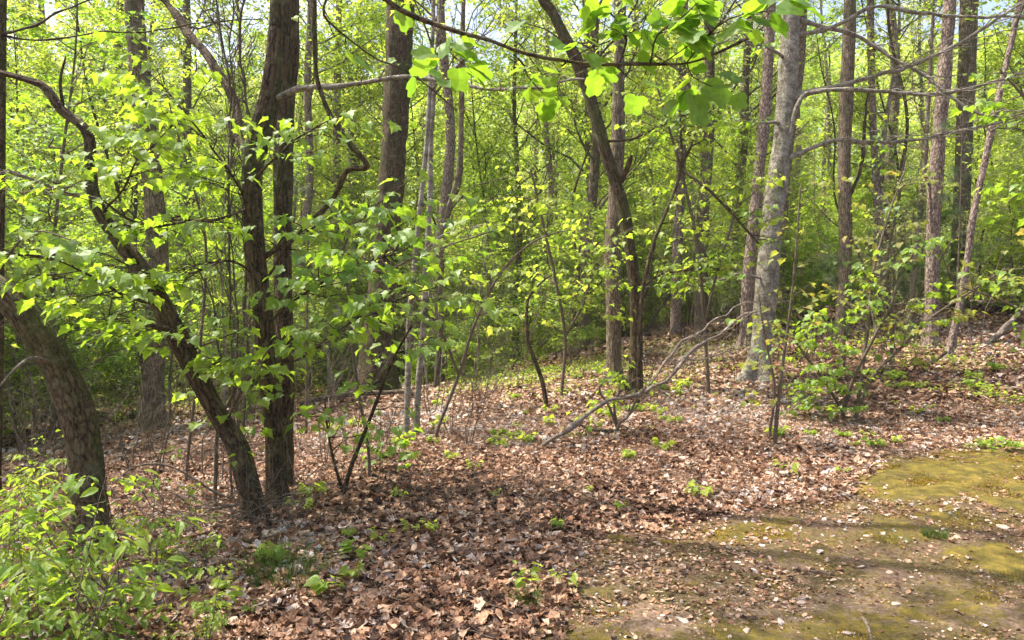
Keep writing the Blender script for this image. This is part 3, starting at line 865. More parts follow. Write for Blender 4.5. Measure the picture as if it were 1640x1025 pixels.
# A: mossy front stem of the close pair
LA = [
 dict(pts=[(440,168,7,.0),(480,143,6.5,-.1),(540,137,5,-.25),(610,128,4.5,-.45),(690,122,4.2,-.65),(760,134,3.4,-.8),(860,142,2.8,-1.),(940,131,2,-1.2)], root=1, twig=1, sub=2, L=.45, leaves=1, ls=.067, k=6, bark='bark_grey'),
 dict(pts=[(425,415,6,0),(480,372,6,-.1),(530,312,5.5,-.2),(552,270,5.5,-.25),(583,264,6,-.3),(548,218,5.5,-.35),(516,150,5,-.4),(506,60,4.5,-.5),(505,-60,4,-.6)], root=1, bark='bark_brown'),
 dict(pts=[(405,262,7,0),(385,225,8,.3),(370,150,9,.6),(330,82,9.5,.9),(295,42,9,1.1),(250,-20,8,1.3),(200,-90,7,1.5)], root=1, twig=1, sub=2, L=.7, leaves=2, ls=.067, t0=.5),
 dict(pts=[(425,330,4,0),(350,352,3,-.3),(300,355,2.6,-.5),(250,362,2.4,-.7),(205,350,2.2,-.8),(165,320,1.6,-.9)], root=1, twig=1, sub=3, L=.4, leaves=2, ls=.073),
 dict(pts=[(430,520,3,0),(490,470,2.4,-.3),(540,440,2,-.5),(600,420,1.8,-.7),(650,400,1.3,-.8)], root=1, twig=3, sub=3, L=.55, leaves=3, ls=.082),
 dict(pts=[(420,470,3,0),(460,400,2.4,-.2),(520,350,2,-.4),(590,340,1.8,-.5),(640,330,1.3,-.6)], root=1, twig=3, sub=3, L=.5, leaves=3, ls=.077),
 dict(pts=[(410,380,3,0),(380,300,2.4,-.3),(330,230,2,-.5),(270,150,1.6,-.6),(235,110,1.3,-.7)], root=1, twig=3, sub=3, L=.5, leaves=3, ls=.077),
 dict(pts=[(415,440,3,0),(360,420,2.4,-.3),(300,440,2,-.6),(240,440,1.6,-.8),(170,405,1.3,-1)], root=1, twig=3, sub=3, L=.5, leaves=2, ls=.082),
 dict(pts=[(425,560,2.5,0),(390,585,2.,-.3),(360,580,1.8,-.5),(330,590,1.3,-.6)], root=1, twig=2, sub=3, L=.3, leaves=3, ls=.073),
 dict(pts=[(430,600,2.5,0),(500,560,2,-.3),(560,520,1.7,-.6),(640,480,1.5,-.8),(700,455,1.2,-1)], root=1, twig=3, sub=3, L=.45, leaves=3, ls=.077),
 dict(pts=[(420,300,3,0),(440,250,2.2,-.3),(480,215,2,-.6),(540,190,1.5,-.8)], root=1, twig=2, sub=3, L=.4, leaves=2, ls=.073),
]
traced("maple_tree", "dark mossy front trunk of the close pair, pale limb reaching right", "tree",
       (440, 812), [(446,812,20),(442,740,18),(438,680,18),(431,600,17),(421,500,17),(408,400,18),(404,320,17),(406,260,19),(420,205,20),(436,140,19),(446,60,19),(450,-30,19)],
       'bark_dark', top=(.1, 0.2, 13), leaf='leaf_maple', limbs=LA, crown=dict(HI, t0=.55, nlimb=10), seed=1, furrow=0.009)
# B: second trunk right behind
traced("oak_tree", "straight blackish deeply furrowed trunk right behind the mossy front trunk", "tree",
       (452, 790), [(452,775,18,.2),(455,700,17,.2),(455,560,16,.2),(452,400,17,.2),(455,200,18,.2),(462,80,18,.2),(464,-30,17,.2)],
       'bark_dark', top=(.3, .5, 15), crown=dict(HI, nlimb=10), seed=2, furrow=0.012)
# C: leaning stem to the left with the crooked top
LC = [
 dict(pts=[(150,322,4,0),(95,308,3,-.2),(60,290,2.4,-.4),(15,270,2,-.5)], root=1, twig=2, sub=2, L=.4, leaves=2, ls=.067, bark='bark_grey'),
 dict(pts=[(96,174,3,0),(94,130,2.6,0),(101,92,1.6,0)], root=1),
 dict(pts=[(190,372,3.5,0),(230,355,3,-.2),(300,352,2.5,-.4),(340,360,1.5,-.5)], root=1, twig=2, sub=2, L=.4, leaves=2, ls=.067),
 dict(pts=[(265,490,4,0),(200,470,3,-.4),(140,440,2.4,-.7),(90,420,2,-.9),(0,410,2.5,-1.1)], root=1, twig=2, sub=3, L=.45, leaves=3, ls=.082),
 dict(pts=[(320,600,3,0),(300,540,2.4,-.3),(250,520,2,-.6),(190,500,1.5,-.9)], root=1, twig=3, sub=3, L=.4, leaves=2, ls=.077),
 dict(pts=[(165,350,2.5,0),(200,300,2,-.2),(225,250,1.5,-.3),(300,180,1.2,-.5)], root=1, twig=3, sub=3, L=.45, leaves=3, ls=.077),
]
traced("maple_tree", "leaning mossy trunk rising left from the pair's foot to a crooked snaking top", "tree",
       (408, 835), [(408,830,20),(398,780,20),(380,715,20),(350,665,18),(318,605,18),(285,540,19),(255,480,18),(222,425,16),(190,385,15),(163,345,14),(148,310,12),(144,260,11),(142,220,10.5),(128,198,9.5),(100,178,8.5),(82,152,8),(66,136,7),(30,124,6.5),(-20,110,6),(-90,70,5),(-160,-60,3)],
       'bark_dark', leaf='leaf_maple', limbs=LC, seed=3, furrow=0.007)
# D: thick leaning trunk, far left
traced("maple_tree", "thick brown trunk bowing in from the left edge above the leafy shrubs", "tree",
       (150, 880), [(150,880,29),(145,820,28),(140,760,28),(134,715,28),(128,670,28),(110,620,28),(85,570,28),(55,525,28),(18,482,29),(-40,445,29),(-120,400,28),(-220,300,27),(-300,120,26),(-340,-100,24)],
       'bark_brown', top=(-.5, .6, 12), leaf='leaf_maple', limbs=[dict(pts=[(70,575,5,-.2),(50,572,3.5,-.3),(25,590,2.5,-.4),(0,620,2,-.5)], root=1, bark='dead_wood')], crown=dict(HI, t0=.6, nlimb=8), seed=4, sides=36, step=0.035, furrow=.006)
# E: left edge
traced("hickory_tree", "narrow dark upright trunk cut off by the left edge of the view", "tree",
       (-5, 800), [(-10,800,11),(-6,600,11),(-4,400,11),(-2,200,11),(0,0,11),(0,-60,11)], 'bark_dark', top=(0,.3,12), limbs=[
       dict(pts=[(0,60,3,0),(50,40,2.6,-.2),(110,15,2,-.4),(180,-10,1.5,-.5)], root=1),
       dict(pts=[(0,55,2.5,0),(60,62,2,-.1),(180,52,1.8,-.2),(300,40,1.5,-.3),(420,30,1.2,-.3)], root=1, twig=1, sub=2, L=.3, leaves=1, ls=.058, t0=.5)], crown=dict(HI, nlimb=8), seed=5)
# F
traced("oak_tree", "brown trunk behind the leaning stem, broad and bare at the foot", "tree",
       (243, 690), [(243,690,20),(245,620,19),(248,520,18),(252,420,18),(245,300,18),(232,200,18),(222,100,17),(215,-20,17)], 'bark_ridged',
       top=(0, .5, 16), crown=dict(HI, t0=.4), seed=6, furrow=0.012)
# H
traced("oak_tree", "large blackish trunk in the middle distance with a torn patch of bark", "tree",
       (598, 622), [(600,622,36),(604,590,31),(608,520,27),(614,440,24),(622,340,23),(630,240,23),(636,150,24),(640,60,25),(644,-20,25)], 'bark_dark',
       top=(.3, .5, 17), depth=15.5, crown=dict(HI, t0=.4), seed=7, furrow=0.02, limbs=[dict(pts=[(608,520,9,0),(585,490,9,-.2),(572,478,7,-.3)], root=1, bark='dead_wood')])
# J
traced("oak_tree", "upright grey ridged trunk left beside the dark curving one", "tree",
       (984, 625), [(984,625,16),(983,590,14.5),(983,500,14),(980,400,13),(986,300,12.5),(990,200,12),(992,80,11),(993,-20,11)], 'bark_ridged',
       top=(0, .3, 16), crown=dict(HI, t0=.4), depth=G(984, 625)[1] + .35, seed=8, furrow=0.010)
# K
traced("maple_tree", "dark trunk curving up and left beside the straight grey ridged one", "tree",
       (1016, 622), [(1016,622,14),(1019,560,11.5),(1018,480,11),(1012,420,11),(1002,350,11),(988,300,11.5),(972,250,11),(955,190,11),(940,140,11),(925,100,11),(905,60,10.5),(885,20,10),(860,-30,10)], 'bark_dark',
       top=(-1.5, .3, 13), leaf='leaf_lime', limbs=[
       dict(pts=[(990,300,6,0),(1004,275,5,-.1),(1012,252,4,-.2)], root=1),
       dict(pts=[(925,110,4,0),(960,90,3,-.3),(1000,40,2.4,-.5),(1030,-20,2,-.6)], root=1, twig=2, sub=3, L=.6, leaves=3, ls=.077),
       dict(pts=[(965,230,3,0),(1020,220,2.4,-.3),(1080,190,2,-.6),(1140,180,1.3,-.9)], root=1, twig=3, sub=3, L=.6, leaves=3, ls=.077, mat='leaf_maple'),
       dict(pts=[(1015,470,3,0),(1060,440,2.4,-.4),(1110,430,2,-.6),(1160,400,1.3,-.9)], root=1, twig=3, sub=3, L=.6, leaves=3, ls=.077, mat='leaf_maple')],
       crown=dict(HI, t0=.55), depth=G(1016, 622)[1] - .5, seed=9, furrow=0.003)
# L
traced("pine_tree", "pinkish flaky pine trunk between the curving trunk and the grey barked one", "tree",
       (1082, 552), [(1082,552,11),(1083,480,9.5),(1085,400,9),(1089,320,8.5),(1092,200,8),(1095,80,7.5),(1096,-20,7)], 'bark_pine',
       top=(0, .2, 18), crown=dict(HI, t0=.5, nlimb=8), seed=10, depth=18)
# M
LM = [
 dict(pts=[(1268,165,7,0),(1300,148,5,-.2),(1345,144,4.5,-.4),(1400,148,4,-.5),(1500,150,4,-.7),(1560,140,3,-.8),(1640,118,2.5,-.9),(1700,110,2,-1)], root=1, twig=3, sub=4, L=.8, leaves=0, up=.0),
 dict(pts=[(1252,248,8,0),(1280,160,4,-.2),(1320,145,3.6,-.3)], root=1),
 dict(pts=[(1270,156,7,0),(1320,142,5,-.2),(1385,128,4.5,-.3),(1450,108,4,-.4),(1520,80,3.5,-.4),(1595,32,3,-.5),(1640,0,2.5,-.5)], root=1, twig=3, sub=4, L=.8, leaves=0),
 dict(pts=[(1240,266,6,0),(1272,247,5.5,-.1),(1330,226,5,-.2),(1400,226,4.6,-.3),(1480,223,4.2,-.4),(1545,208,3.8,-.5),(1600,195,3,-.6)], root=1, twig=3, sub=4, L=.8, leaves=0, bark='bark_grey'),
 dict(pts=[(1268,60,6,0),(1340,38,4.5,-.2),(1400,12,4,-.3),(1440,15,4,-.4),(1520,27,3.4,-.4),(1590,27,3,-.5),(1680,25,2.4,-.5)], root=1, twig=1, sub=3, L=.6, leaves=2, ls=.067),
 dict(pts=[(1268,40,5,.3),(1375,60,4,.2),(1430,95,3.6,.1),(1478,120,3.4,0),(1520,152,3,-.1),(1560,178,2.6,-.2),(1620,200,1.8,-.3)], root=1, twig=3, sub=4, L=.8, leaves=0),
 dict(pts=[(1258,200,4,0),(1200,190,2.6,-.4),(1150,150,2.2,-.7),(1100,140,1.8,-1)], root=1, twig=3, sub=3, L=.5, leaves=3, ls=.077, mat='leaf_maple'),
 dict(pts=[(1265,100,4,0),(1220,70,2.6,-.4),(1180,60,2.2,-.7),(1130,80,1.8,-1)], root=1, twig=3, sub=3, L=.5, leaves=3, ls=.077, mat='leaf_maple'),
 dict(pts=[(1235,450,3,0),(1180,440,2.6,-.4),(1130,460,2.2,-.7),(1080,450,1.8,-1)], root=1, twig=3, sub=3, L=.5, leaves=3, ls=.077, mat='leaf_maple'),
]
traced("maple_tree", "stout grey trunk blotched with pale lichen, long bare limbs reaching right", "tree",
       (1212, 612), [(1210,612,23),(1218,560,20),(1224,500,19.5),(1230,430,19),(1237,350,18),(1245,290,18),(1254,220,18),(1260,140,17.5),(1265,60,17),(1268,-20,17)], 'bark_grey',
       top=(.3, .3, 15), leaf='leaf_maple', limbs=LM, crown=dict(HI, t0=.5), seed=11)
# behind M: mottled pine
traced("pine_tree", "mottled pine trunk half hidden behind the stout lichened trunk", "tree",
       (1196, 560), [(1195,560,12),(1198,450,11),(1207,360,10.5),(1217,260,10),(1226,170,9.5),(1232,60,9),(1235,-20,9)], 'bark_pine', top=(0,.2,17), crown=dict(HI, t0=.5, nlimb=8), seed=12, depth=15)
traced("oak_tree", "rough grey trunk with a wavy edge right of the stout lichened one", "tree",
       (1345, 570), [(1345,570,13),(1350,480,12),(1354,380,11.5),(1352,260,11),(1356,150,11.5),(1360,60,11),(1362,-20,10)], 'bark_ridged', top=(.2,.2,16), crown=dict(HI, t0=.5, nlimb=8), seed=13, depth=14.5,
       limbs=[dict(pts=[(1357,330,4,0),(1375,280,3.6,0),(1384,215,3,0),(1392,135,2.4,0)], root=1, bark='bark_dark')])
traced("hickory_tree", "slim grey brown trunk right of the rough grey trunk, slightly wavy", "tree",
       (1412, 565), [(1412,565,7),(1408,450,6.5),(1405,330,6.5),(1398,200,6),(1395,80,6),(1394,-20,6)], 'bark_pine', top=(0,.2,15), crown=dict(HI, t0=.5, nlimb=8), seed=14, depth=17)
traced("pine_tree", "pinkish flaky pine trunk, nearest of the pines at the right", "tree",
       (1492, 575), [(1490,575,14),(1492,500,12),(1494,400,11.5),(1498,300,12),(1505,200,11.5),(1514,100,11),(1522,0,11),(1524,-40,11)], 'bark_pine', top=(.3,.2,17), leaf='leaf_lime', crown=dict(HI, t0=.5, nlimb=8), seed=15, depth=13, furrow=0.010,
       limbs=[dict(pts=[(1494,420,4,0),(1488,300,3.5,-.2),(1478,278,2.6,-.3)], root=1)])
traced("pine_tree", "broad grey pine trunk standing behind the nearest pinkish one", "tree",
       (1535, 555), [(1533,555,15),(1536,450,14),(1540,330,14),(1545,200,14.5),(1550,80,14.5),(1553,-30,14)], 'bark_ridged', top=(.3,.2,18), crown=dict(HI, t0=.5, nlimb=8), seed=16, depth=17, furrow=0.006)
traced("hickory_tree", "slim trunk leaning right across the right side, rough and reddish", "tree",
       (1522, 560), [(1518,575,7.5),(1530,520,6.5),(1546,440,6),(1558,350,6),(1575,270,5.8),(1592,190,5.4),(1610,110,5),(1630,20,4.6)], 'bark_pine', top=(.6,.2,9), leaf='leaf_maple', crown=dict(HI, t0=.6, nlimb=6, L=1.6), seed=17, depth=12)
traced("birch_tree", "pale slender trunk leaning beside the nearest pinkish pine", "tree",
       (1454, 560), [(1453,565,6.5),(1458,500,6),(1465,430,5.6),(1474,340,5),(1481,265,4.4)], 'dead_wood', top=(.2,.1,8), crown=dict(HI, t0=.75, nlimb=6, L=1.2), seed=18, depth=14)
# thin stems, mid
for q, (lab, bp, pts, bk, dp) in enumerate([
    ("left of two thin grey saplings growing side by side in the middle, slightly wavy", (650, 702), [(650,702,6),(653,620,5.5),(655,520,5.2),(664,420,5),(674,320,4.8),(684,220,4.4),(690,110,4),(694,20,3.6)], 'bark_grey', None),
    ("right of two thin grey saplings growing side by side in the middle, straighter", (666, 697), [(666,697,6.5),(670,620,6),(678,520,5.4),(682,430,5),(688,330,4.8),(690,230,4.4),(697,110,4),(705,10,3.6)], 'bark_grey', None),
    ("dark slim stem with a kink, far behind the two thin saplings", (700, 600), [(700,600,5.5),(706,500,5),(700,420,4.8),(718,340,5.5),(733,290,7),(738,230,5),(740,100,4.6),(742,0,4)], 'bark_ridged', 15.5),
    ("mottled slim stem standing left of the grey ridged trunk in the distance", (925, 560), [(925,560,5),(920,480,5),(930,400,5),(946,300,4.4),(950,200,4),(955,60,4)], 'bark_ridged', 19)]):
    traced("slender_tree", lab, "tree", bp, pts, bk, top=(0,.2,8 if dp is None else 12), leaf='leaf_lime', crown=dict(HI, t0=.45, nlimb=8, L=1.3, leafsize=.085, base=STAR4), seed=30 + q, sides=12, depth=dp,
           limbs=[dict(pts=[(pts[3][0],pts[3][1],2.2,0),(pts[3][0]+40,pts[3][1]-40,1.8,-.2),(pts[3][0]+110,pts[3][1]-60,1.2,-.4)], root=1, twig=1, sub=2, L=.4, leaves=2, ls=.067)])

# ---------------- overhanging branch of big tulip leaves, belonging to a tree that stands just left behind the viewer
rg = np.random.default_rng(41)
LU = [dict(pts=[(380,-420,14,-.6),(480,-180,9,-.3),(560,-50,6.5,-.1),(620,8,5,0),(690,38,4.5,0),(760,66,4.2,0),(850,97,4,0),(900,106,3.8,0),(980,108,3.5,0),(1060,106,3.2,0),(1120,95,3,0),(1180,68,2.6,0),(1235,32,2,0),(1290,-20,1.5,0)], root=1, twig=1, sub=1, L=.2, leaves=1, ls=.088, keep=.8, base=TULIP, t0=.35, k=9, bark='bark_brown', flat=.2),
      dict(pts=[(830,93,2.4,0),(838,125,1.8,-.02),(862,152,1.2,-.05)], twig=2, sub=2, L=.1, leaves=2, ls=.082, base=TULIP, k=2, t0=.3, flat=.2, bark='bark_brown'),
      dict(pts=[(990,108,2.2,0),(1000,60,1.8,.05),(970,20,1.5,.1),(930,-10,1.2,.1)], twig=2, sub=2, L=.16, leaves=2, ls=.088, keep=.8, base=TULIP, k=3, t0=.1, flat=.2, bark='bark_brown'),
      dict(pts=[(1040,106,2.2,0),(1050,60,1.8,-.05),(1090,30,1.5,-.1),(1120,0,1.2,-.1)], twig=2, sub=2, L=.16, leaves=2, ls=.088, keep=.8, base=TULIP, k=3, t0=.1, flat=.2, bark='bark_brown'),
      dict(pts=[(690,38,2.2,0),(700,65,1.8,-.05),(725,90,1.4,-.08)], twig=2, sub=1, L=.12, leaves=2, ls=.088, keep=.8, base=TULIP, k=2, t0=.3, flat=.2, bark='bark_brown'),
      dict(pts=[(560,-50,3,0),(520,10,2.4,0),(540,45,1.8,.1),(600,90,1.5,.2),(650,112,1.4,.25),(730,175,1.2,.3)], twig=1, sub=1, L=.14, leaves=1, ls=.10, base=TULIP, k=4, t0=.2, flat=.2, bark='bark_brown'),
      dict(pts=[(1100,100,2.2,0),(1110,122,1.8,0),(1140,135,1.2,0)], twig=2, sub=1, L=.12, leaves=2, ls=.12, keep=.9, base=TULIP, k=2, t0=.1, flat=.2, bark='bark_brown'),
      dict(pts=[(900,106,2.2,0),(935,85,1.8,.1),(975,70,1.2,.1)], twig=2, sub=2, L=.14, leaves=2, ls=.088, keep=.8, base=TULIP, k=2, t0=.1, flat=.2, bark='bark_brown'),
      dict(pts=[(1100,100,2.2,0),(1150,40,1.8,-.1),(1190,20,1.5,-.15),(1240,10,1.2,-.2)], twig=2, sub=2, L=.16, leaves=2, ls=.088, keep=.8, base=TULIP, k=3, t0=.1, flat=.2, bark='bark_brown')]
traced("tulip_tree", "tree of broad notched bright green leaves whose low branch overhangs the top of the view", "tree",
       (0, 0), [(-750,1100,30,0),(-730,800,28,0),(-690,400,26,0),(-640,0,24,0),(-600,-300,22,0)], 'bark_grey', top=(.3,.2,9), leaf='leaf_tulip', limbs=[dict(pts=[(-620,-180,20,0),(-300,-420,17,-.3),(60,-520,15,-.5),(380,-420,14,-.6)], root=1)] + LU, seed=50, depth=3.1)

# ------------------------------------------------------------------ fallen and dead wood
def dead_branch(name, label, cat, paths, mat='dead_wood', seed=0, twig=1, L=.35, group=None, nk=4):
    rg = np.random.default_rng(500 + seed)
    allr = []
    m = MB(); tw = MB()
    for pth in paths:
        rows = np.array([[*P(a, b, d), .8 * w * d / F] for a, b, w, d in pth])
        s = tube(m, rows, 10, 0.035, 0.12, 0, seed, kink=.02)
        if twig:
            Bt, r0, r1 = to_bez(s[len(s) // 4:], nk)
            B1, a0, a1 = kids(Bt, r0, r1, twig, (0, 1), L, .7, 0, .15, rg, 0, .05); twigs(tw, B1, a0, a1, 4, 6, .05, rg)
            B2, a0, a1 = kids(B1, a0, a1, 3, (.2, 1), L * .5, .6, 0, .05, rg, 0, 0); twigs(tw, B2, a0, a1, 3, 2, .03, rg)
        allr.append(rows[0, :3])
    base = allr[0]
    root = empty(name, tuple(base), label, cat, group)
    m.build("branch", M[mat], root, base)
    if tw.n: tw.build("twigs", M[mat], root, base)
    return root

dead_branch("fallen_limb", "long pale forked dead limb leaning up to the right out of the leaves", "fallen branch",
            [[(866,716,4.2,7.75),(884,702,4.2,7.8),(905,690,4.4,7.85),(928,668,4.2,7.9),(950,655,4.2,8),(975,640,4,8.1),(1000,634,3.8,8.15),(1030,626,3.8,8.25),(1047,614,3.8,8.3),(1066,608,3.4,8.4),(1087,590,3.4,8.5),(1100,574,3,8.6),(1118,556,2.8,8.7),(1132,548,2.6,8.8),(1170,522,2.2,9),(1192,505,1.8,9.05),(1215,498,1.2,9.1)],
             [(1036,622,3,8.3),(1050,600,2.8,8.4),(1062,580,2.8,8.5),(1080,566,2.6,8.6),(1095,548,2.4,8.7),(1125,530,2.2,8.9),(1140,512,2,9),(1165,505,1.6,9.1),(1180,488,1.2,9.2),(1225,478,1,9.3)],
             [(984,694,3.2,8.35),(992,676,3,8.3),(1006,660,2.8,8.3),(1016,640,2.6,8.25),(1030,622,2.2,8.2)],
             [(1047,614,2.2,8.3),(1075,640,1.6,8.2),(1090,655,1,8.1)], [(1100,574,2,8.6),(1130,575,1.5,8.6),(1170,560,1,8.7)]], seed=1, L=.5, nk=6)
dead_branch("fallen_limb", "pale bleached dead limbs lying on the right bank at the edge", "fallen branch",
            [[(1555,567,5,12.5),(1590,545,5,12.8),(1615,520,5,13),(1645,490,5,13.4),(1700,450,4,14)], [(1600,537,4,12.9),(1630,524,3.5,12.6),(1660,520,3,12.4)]], seed=2)
g1, d1 = G(1400, 598)
dead_branch("fallen_limb", "dark curved fallen limb lying at the foot of the nearest pine", "fallen branch",
            [[(1405,592,4,d1),(1450,590,5,d1),(1490,582,4.5,d1),(1515,562,3,d1)]], mat='bark_dark', seed=3, twig=0)
g1, d1 = G(640, 640)
dead_branch("fallen_log", "long dark thin log lying across the floor behind the two thin saplings", "fallen log",
            [[(480,645,3.5,d1),(540,634,5,d1),(600,630,5,d1+.2),(650,628,4.5,d1+.2),(720,640,3,d1)]], mat='bark_ridged', seed=4, twig=0)
g1, d1 = G(100, 712)
dead_branch("fallen_log", "dark rotting log half hidden by leaves left of the bowing trunk", "fallen log",
            [[(35,742,6,d1-.3),(70,725,9,d1),(110,712,9,d1+.1),(150,700,7,d1+.3)]], mat='bark_dark', seed=5, twig=0)
dead_branch("dead_branch", "bare grey arching dead branch between the bowing trunk and the front pair", "dead branch",
            [[(400,803,3,5.4),(340,815,3,5.2),(300,850,3,4.9),(262,888,3,4.7),(240,892,2.6,4.7),(215,870,2.4,4.7),(190,855,2.2,4.6),(95,872,1.6,4.5)],
             [(360,795,2.6,5.2),(300,755,2.4,5.1),(255,742,2.4,5),(215,750,2,4.9),(190,770,1.6,4.8)]], seed=6, L=.3)
dead_branch("dead_branch", "thin pale bare twig lying on shaded leaves in the centre foreground", "dead branch",
            [[(985,792,1.8,G(985,790)[1]),(930,798,2.2,G(930,796)[1]),(880,803,2.4,G(880,801)[1]),(820,812,2,G(820,810)[1])]], seed=7, L=.3)
dead_branch("dead_branch", "dark fallen bough on the floor between the fallen limb and the lichened trunk", "dead branch",
            [[(1090,632,3,G(1090,634)[1]),(1130,622,4,G(1130,624)[1]),(1165,608,2.6,G(1165,612)[1])]], mat='bark_dark', seed=8)
for q, (lab, pp) in enumerate([("short bent stick lying on the gravel at the bottom right", [(1382,990,2.6),(1392,1000,3),(1400,1015,2.6),(1402,1030,2.4)]),
                               ("tan forked stick lying upright-on at the bottom edge", [(1405,985,2),(1398,1000,2.4),(1412,1020,2.4)]),
                               ("pale wandering root-like stick on the left of the dirt", [(1232,905,1.8),(1260,906,2.4),(1290,915,2),(1325,925,1.4)]),
                               ("short greyish stick on the moss in the lower middle", [(990,930,1.6),(992,945,2),(985,955,1.6)]),
                               ("thin pale stick standing out left of the mossy strip", [(1242,835,1.6),(1241,848,1.8),(1240,858,1.2)]),
                               ("grey stick poking from litter at the bottom centre", [(875,1000,2.2),(893,1008,2.8),(902,1018,2.0)]),
                               ("brownish stick among leaves in front of the front pair", [(690,802,2.6),(715,804,4),(735,800,2.2)]),
                               ("short dark stick at the shaded centre of the foreground", [(780,830,1.6),(800,822,2),(830,818,1.4)])]):
    dead_branch("stick", lab, "stick", [[(a, b, w, G(a, b)[1]-.03) for a, b, w in pp]], seed=20 + q, twig=1 if q < 4 else 0, L=.08, nk=2)

# brush tangle round the foot of the pair
rg = np.random.default_rng(61)
gb, db = G(395, 840)
def brush(center, n, rad, h, label, seed, L=(.3, .9), mat='dead_wood'):
    rg = np.random.default_rng(seed)
    m = MB()
    c = np.asarray(center)
    a = rg.uniform(0, 6.28, n); r = rad * np.sqrt(rg.uniform(0, 1, n))
    x = c[0] + r * np.cos(a) * 1.5; y = c[1] + r * np.sin(a)
    p0 = np.stack([x, y, T(x, y) + rg.uniform(0, h * .3, n)], -1)
    d = nrm(np.stack([rg.normal(0, 1, n), rg.normal(0, .6, n), rg.uniform(0.05, .9, n)], -1)) * rg.uniform(*L, n)[:, None]
    B = np.stack([p0, p0 + d * .5 + rg.normal(0, .08, (n, 3)), p0 + d - np.array([0, 0, 1.]) * rg.uniform(0, .15, (n, 1))], 1)
    r0 = rg.uniform(.0015, .005, n)
    twigs(m, B, r0, r0 * .4, 4, 6, .02, rg)
    C, c0, c1 = kids(B, r0, r0 * .4, 3, (.2, 1), .25, .8, 0, .05, rg); twigs(m, C, c0, c1, 3, 2, .03, rg)
    root = empty("brush_tangle", (c[0], c[1], float(T(c[0], c[1]))), label, "brush")
    m.build("twigs", M[mat], root, tuple(root.location))
brush(gb, 60, .3, .3, "tangle of bare grey twigs heaped round the foot of the close pair", 62)
brush(G(800, 815)[0], 40, .5, .1, "low scatter of bare dark twigs on the shaded leaves in the centre", 63, (.2, .6), 'bark_twig')
brush(G(190, 870)[0], 45, .4, .4, "bare brown twig tangle in front of the bowing trunk", 64, (.3, .8), 'bark_twig')
brush(G(1290, 640)[0], 50, .8, .4, "bare brown brush under the leafy saplings right of the lichened trunk", 65, (.4, 1.3), 'bark_twig')
brush(G(720, 700)[0], 30, .6, .4, "sparse bare upright twigs around the two thin saplings", 66, (.3, .9), 'bark_twig')

# climbing vines on the pair
rg = np.random.default_rng(71)
for q, (lab, x0) in enumerate([("thin grey vine hanging straight along the left side of the front trunk", 388), ("bare looping vine between the leaning stem and the front trunk", 372), ("fine pale vine stem crossing the upper front trunk", 398)]):
    rows = [(x0, 830 - 30 * q, 2.6, 5.75)]
    xx = x0
    for yy in range(740, -120, -60):
        xx += rg.normal(0, 5) + (0.4 if yy > 300 else -1)
        rows.append((xx, yy, 2.6 - q * .5, 5.7 + rg.normal(0, .05)))
    dead_branch("climbing_vine", lab, "vine", [rows], mat='bark_twig', seed=40 + q, twig=5, L=.5, nk=9)

# ------------------------------------------------------------------ near saplings placed singly
def near_sapling(name, label, stems, leaf, lsize, base, L=.5, twig=3, sub=3, leaves=3, bark='bark_twig', seed=0, t0=.25, k=6, flat=.85, up=.03, keep=.7):
    rg = np.random.default_rng(800 + seed)
    m, b, l = MB(), MB(), MB()
    base_p = None
    for st in stems:
        rows = np.array([[*P(a, c, d), w * d / F] for a, c, w, d in st])
        if base_p is None: base_p = np.array([rows[0, 0], rows[0, 1], float(T(rows[0, 0], rows[0, 1]))])
        if st is stems[0]:
            rows = np.vstack([[rows[0, 0], rows[0, 1], base_p[2] - .05, rows[0, 3]], rows]) if rows[0, 2] > base_p[2] + .02 else rows
        s = tube(m, rows, 8, .05, .05, 0, seed)
        Bt, r0, r1 = to_bez(s[int(len(s) * t0):], k)
        B1, a0, a1 = kids(Bt, r0, r1, twig, (0, 1), L, 1.0, .2, up, rg, .1, .0); a0 = np.maximum(a0, .0013)
        twigs(b, B1, a0, a1, 4, 4, .03, rg)
        B2, b0, b1 = kids(B1, a0, a1, sub, (.25, 1), L * .5, .8, flat, 0, rg, .3, -.03); twigs(b, B2, b0, b1, 3, 2, .03, rg)
        leafed(l, B2, leaves, (.2, 1), lsize, base, rg, .4, .35, .025, keep=keep)
        leafed(l, B1, 2, (.5, 1), lsize, base, rg, .4, .35, .025, keep=keep)
    root = empty(name, tuple(base_p), label, "sapling")
    m.build("stem", M[bark], root, base_p); b.build("branches", M[bark], root, base_p); l.build("foliage", M[leaf], root, base_p, smooth=False)
    return root
D_ = lambda a, b: G(a, b)[1]
d = D_(548, 798)
near_sapling("maple_sapling", "dark slanting sapling with big bright leaves right of the close pair", [
    [(548,795,4,d),(565,740,3.6,d),(585,690,3.2,d-.1),(608,630,2.8,d-.2),(630,575,2.2,d-.3),(660,520,1.6,d-.4)],
    [(550,790,2.6,d),(535,740,2.2,d),(525,690,1.8,d),(520,640,1.3,d)]], 'leaf_maple', .085, MAPLE, .42, 2, 3, 2, 'bark_dark', 1, .45, 5)
d = D_(600, 760)
near_sapling("maple_sapling", "low spray of bright lobed leaves hanging over the sunlit leaf bed in the centre left", [
    [(560,775,2.2,d),(590,745,2,d-.05),(620,730,1.8,d-.1),(650,725,1.6,d-.15),(680,740,1.2,d-.2)]], 'leaf_maple', .080, MAPLE, .18, 2, 2, 2, 'bark_twig', 2, .3, 4)
d = D_(1240, 718)
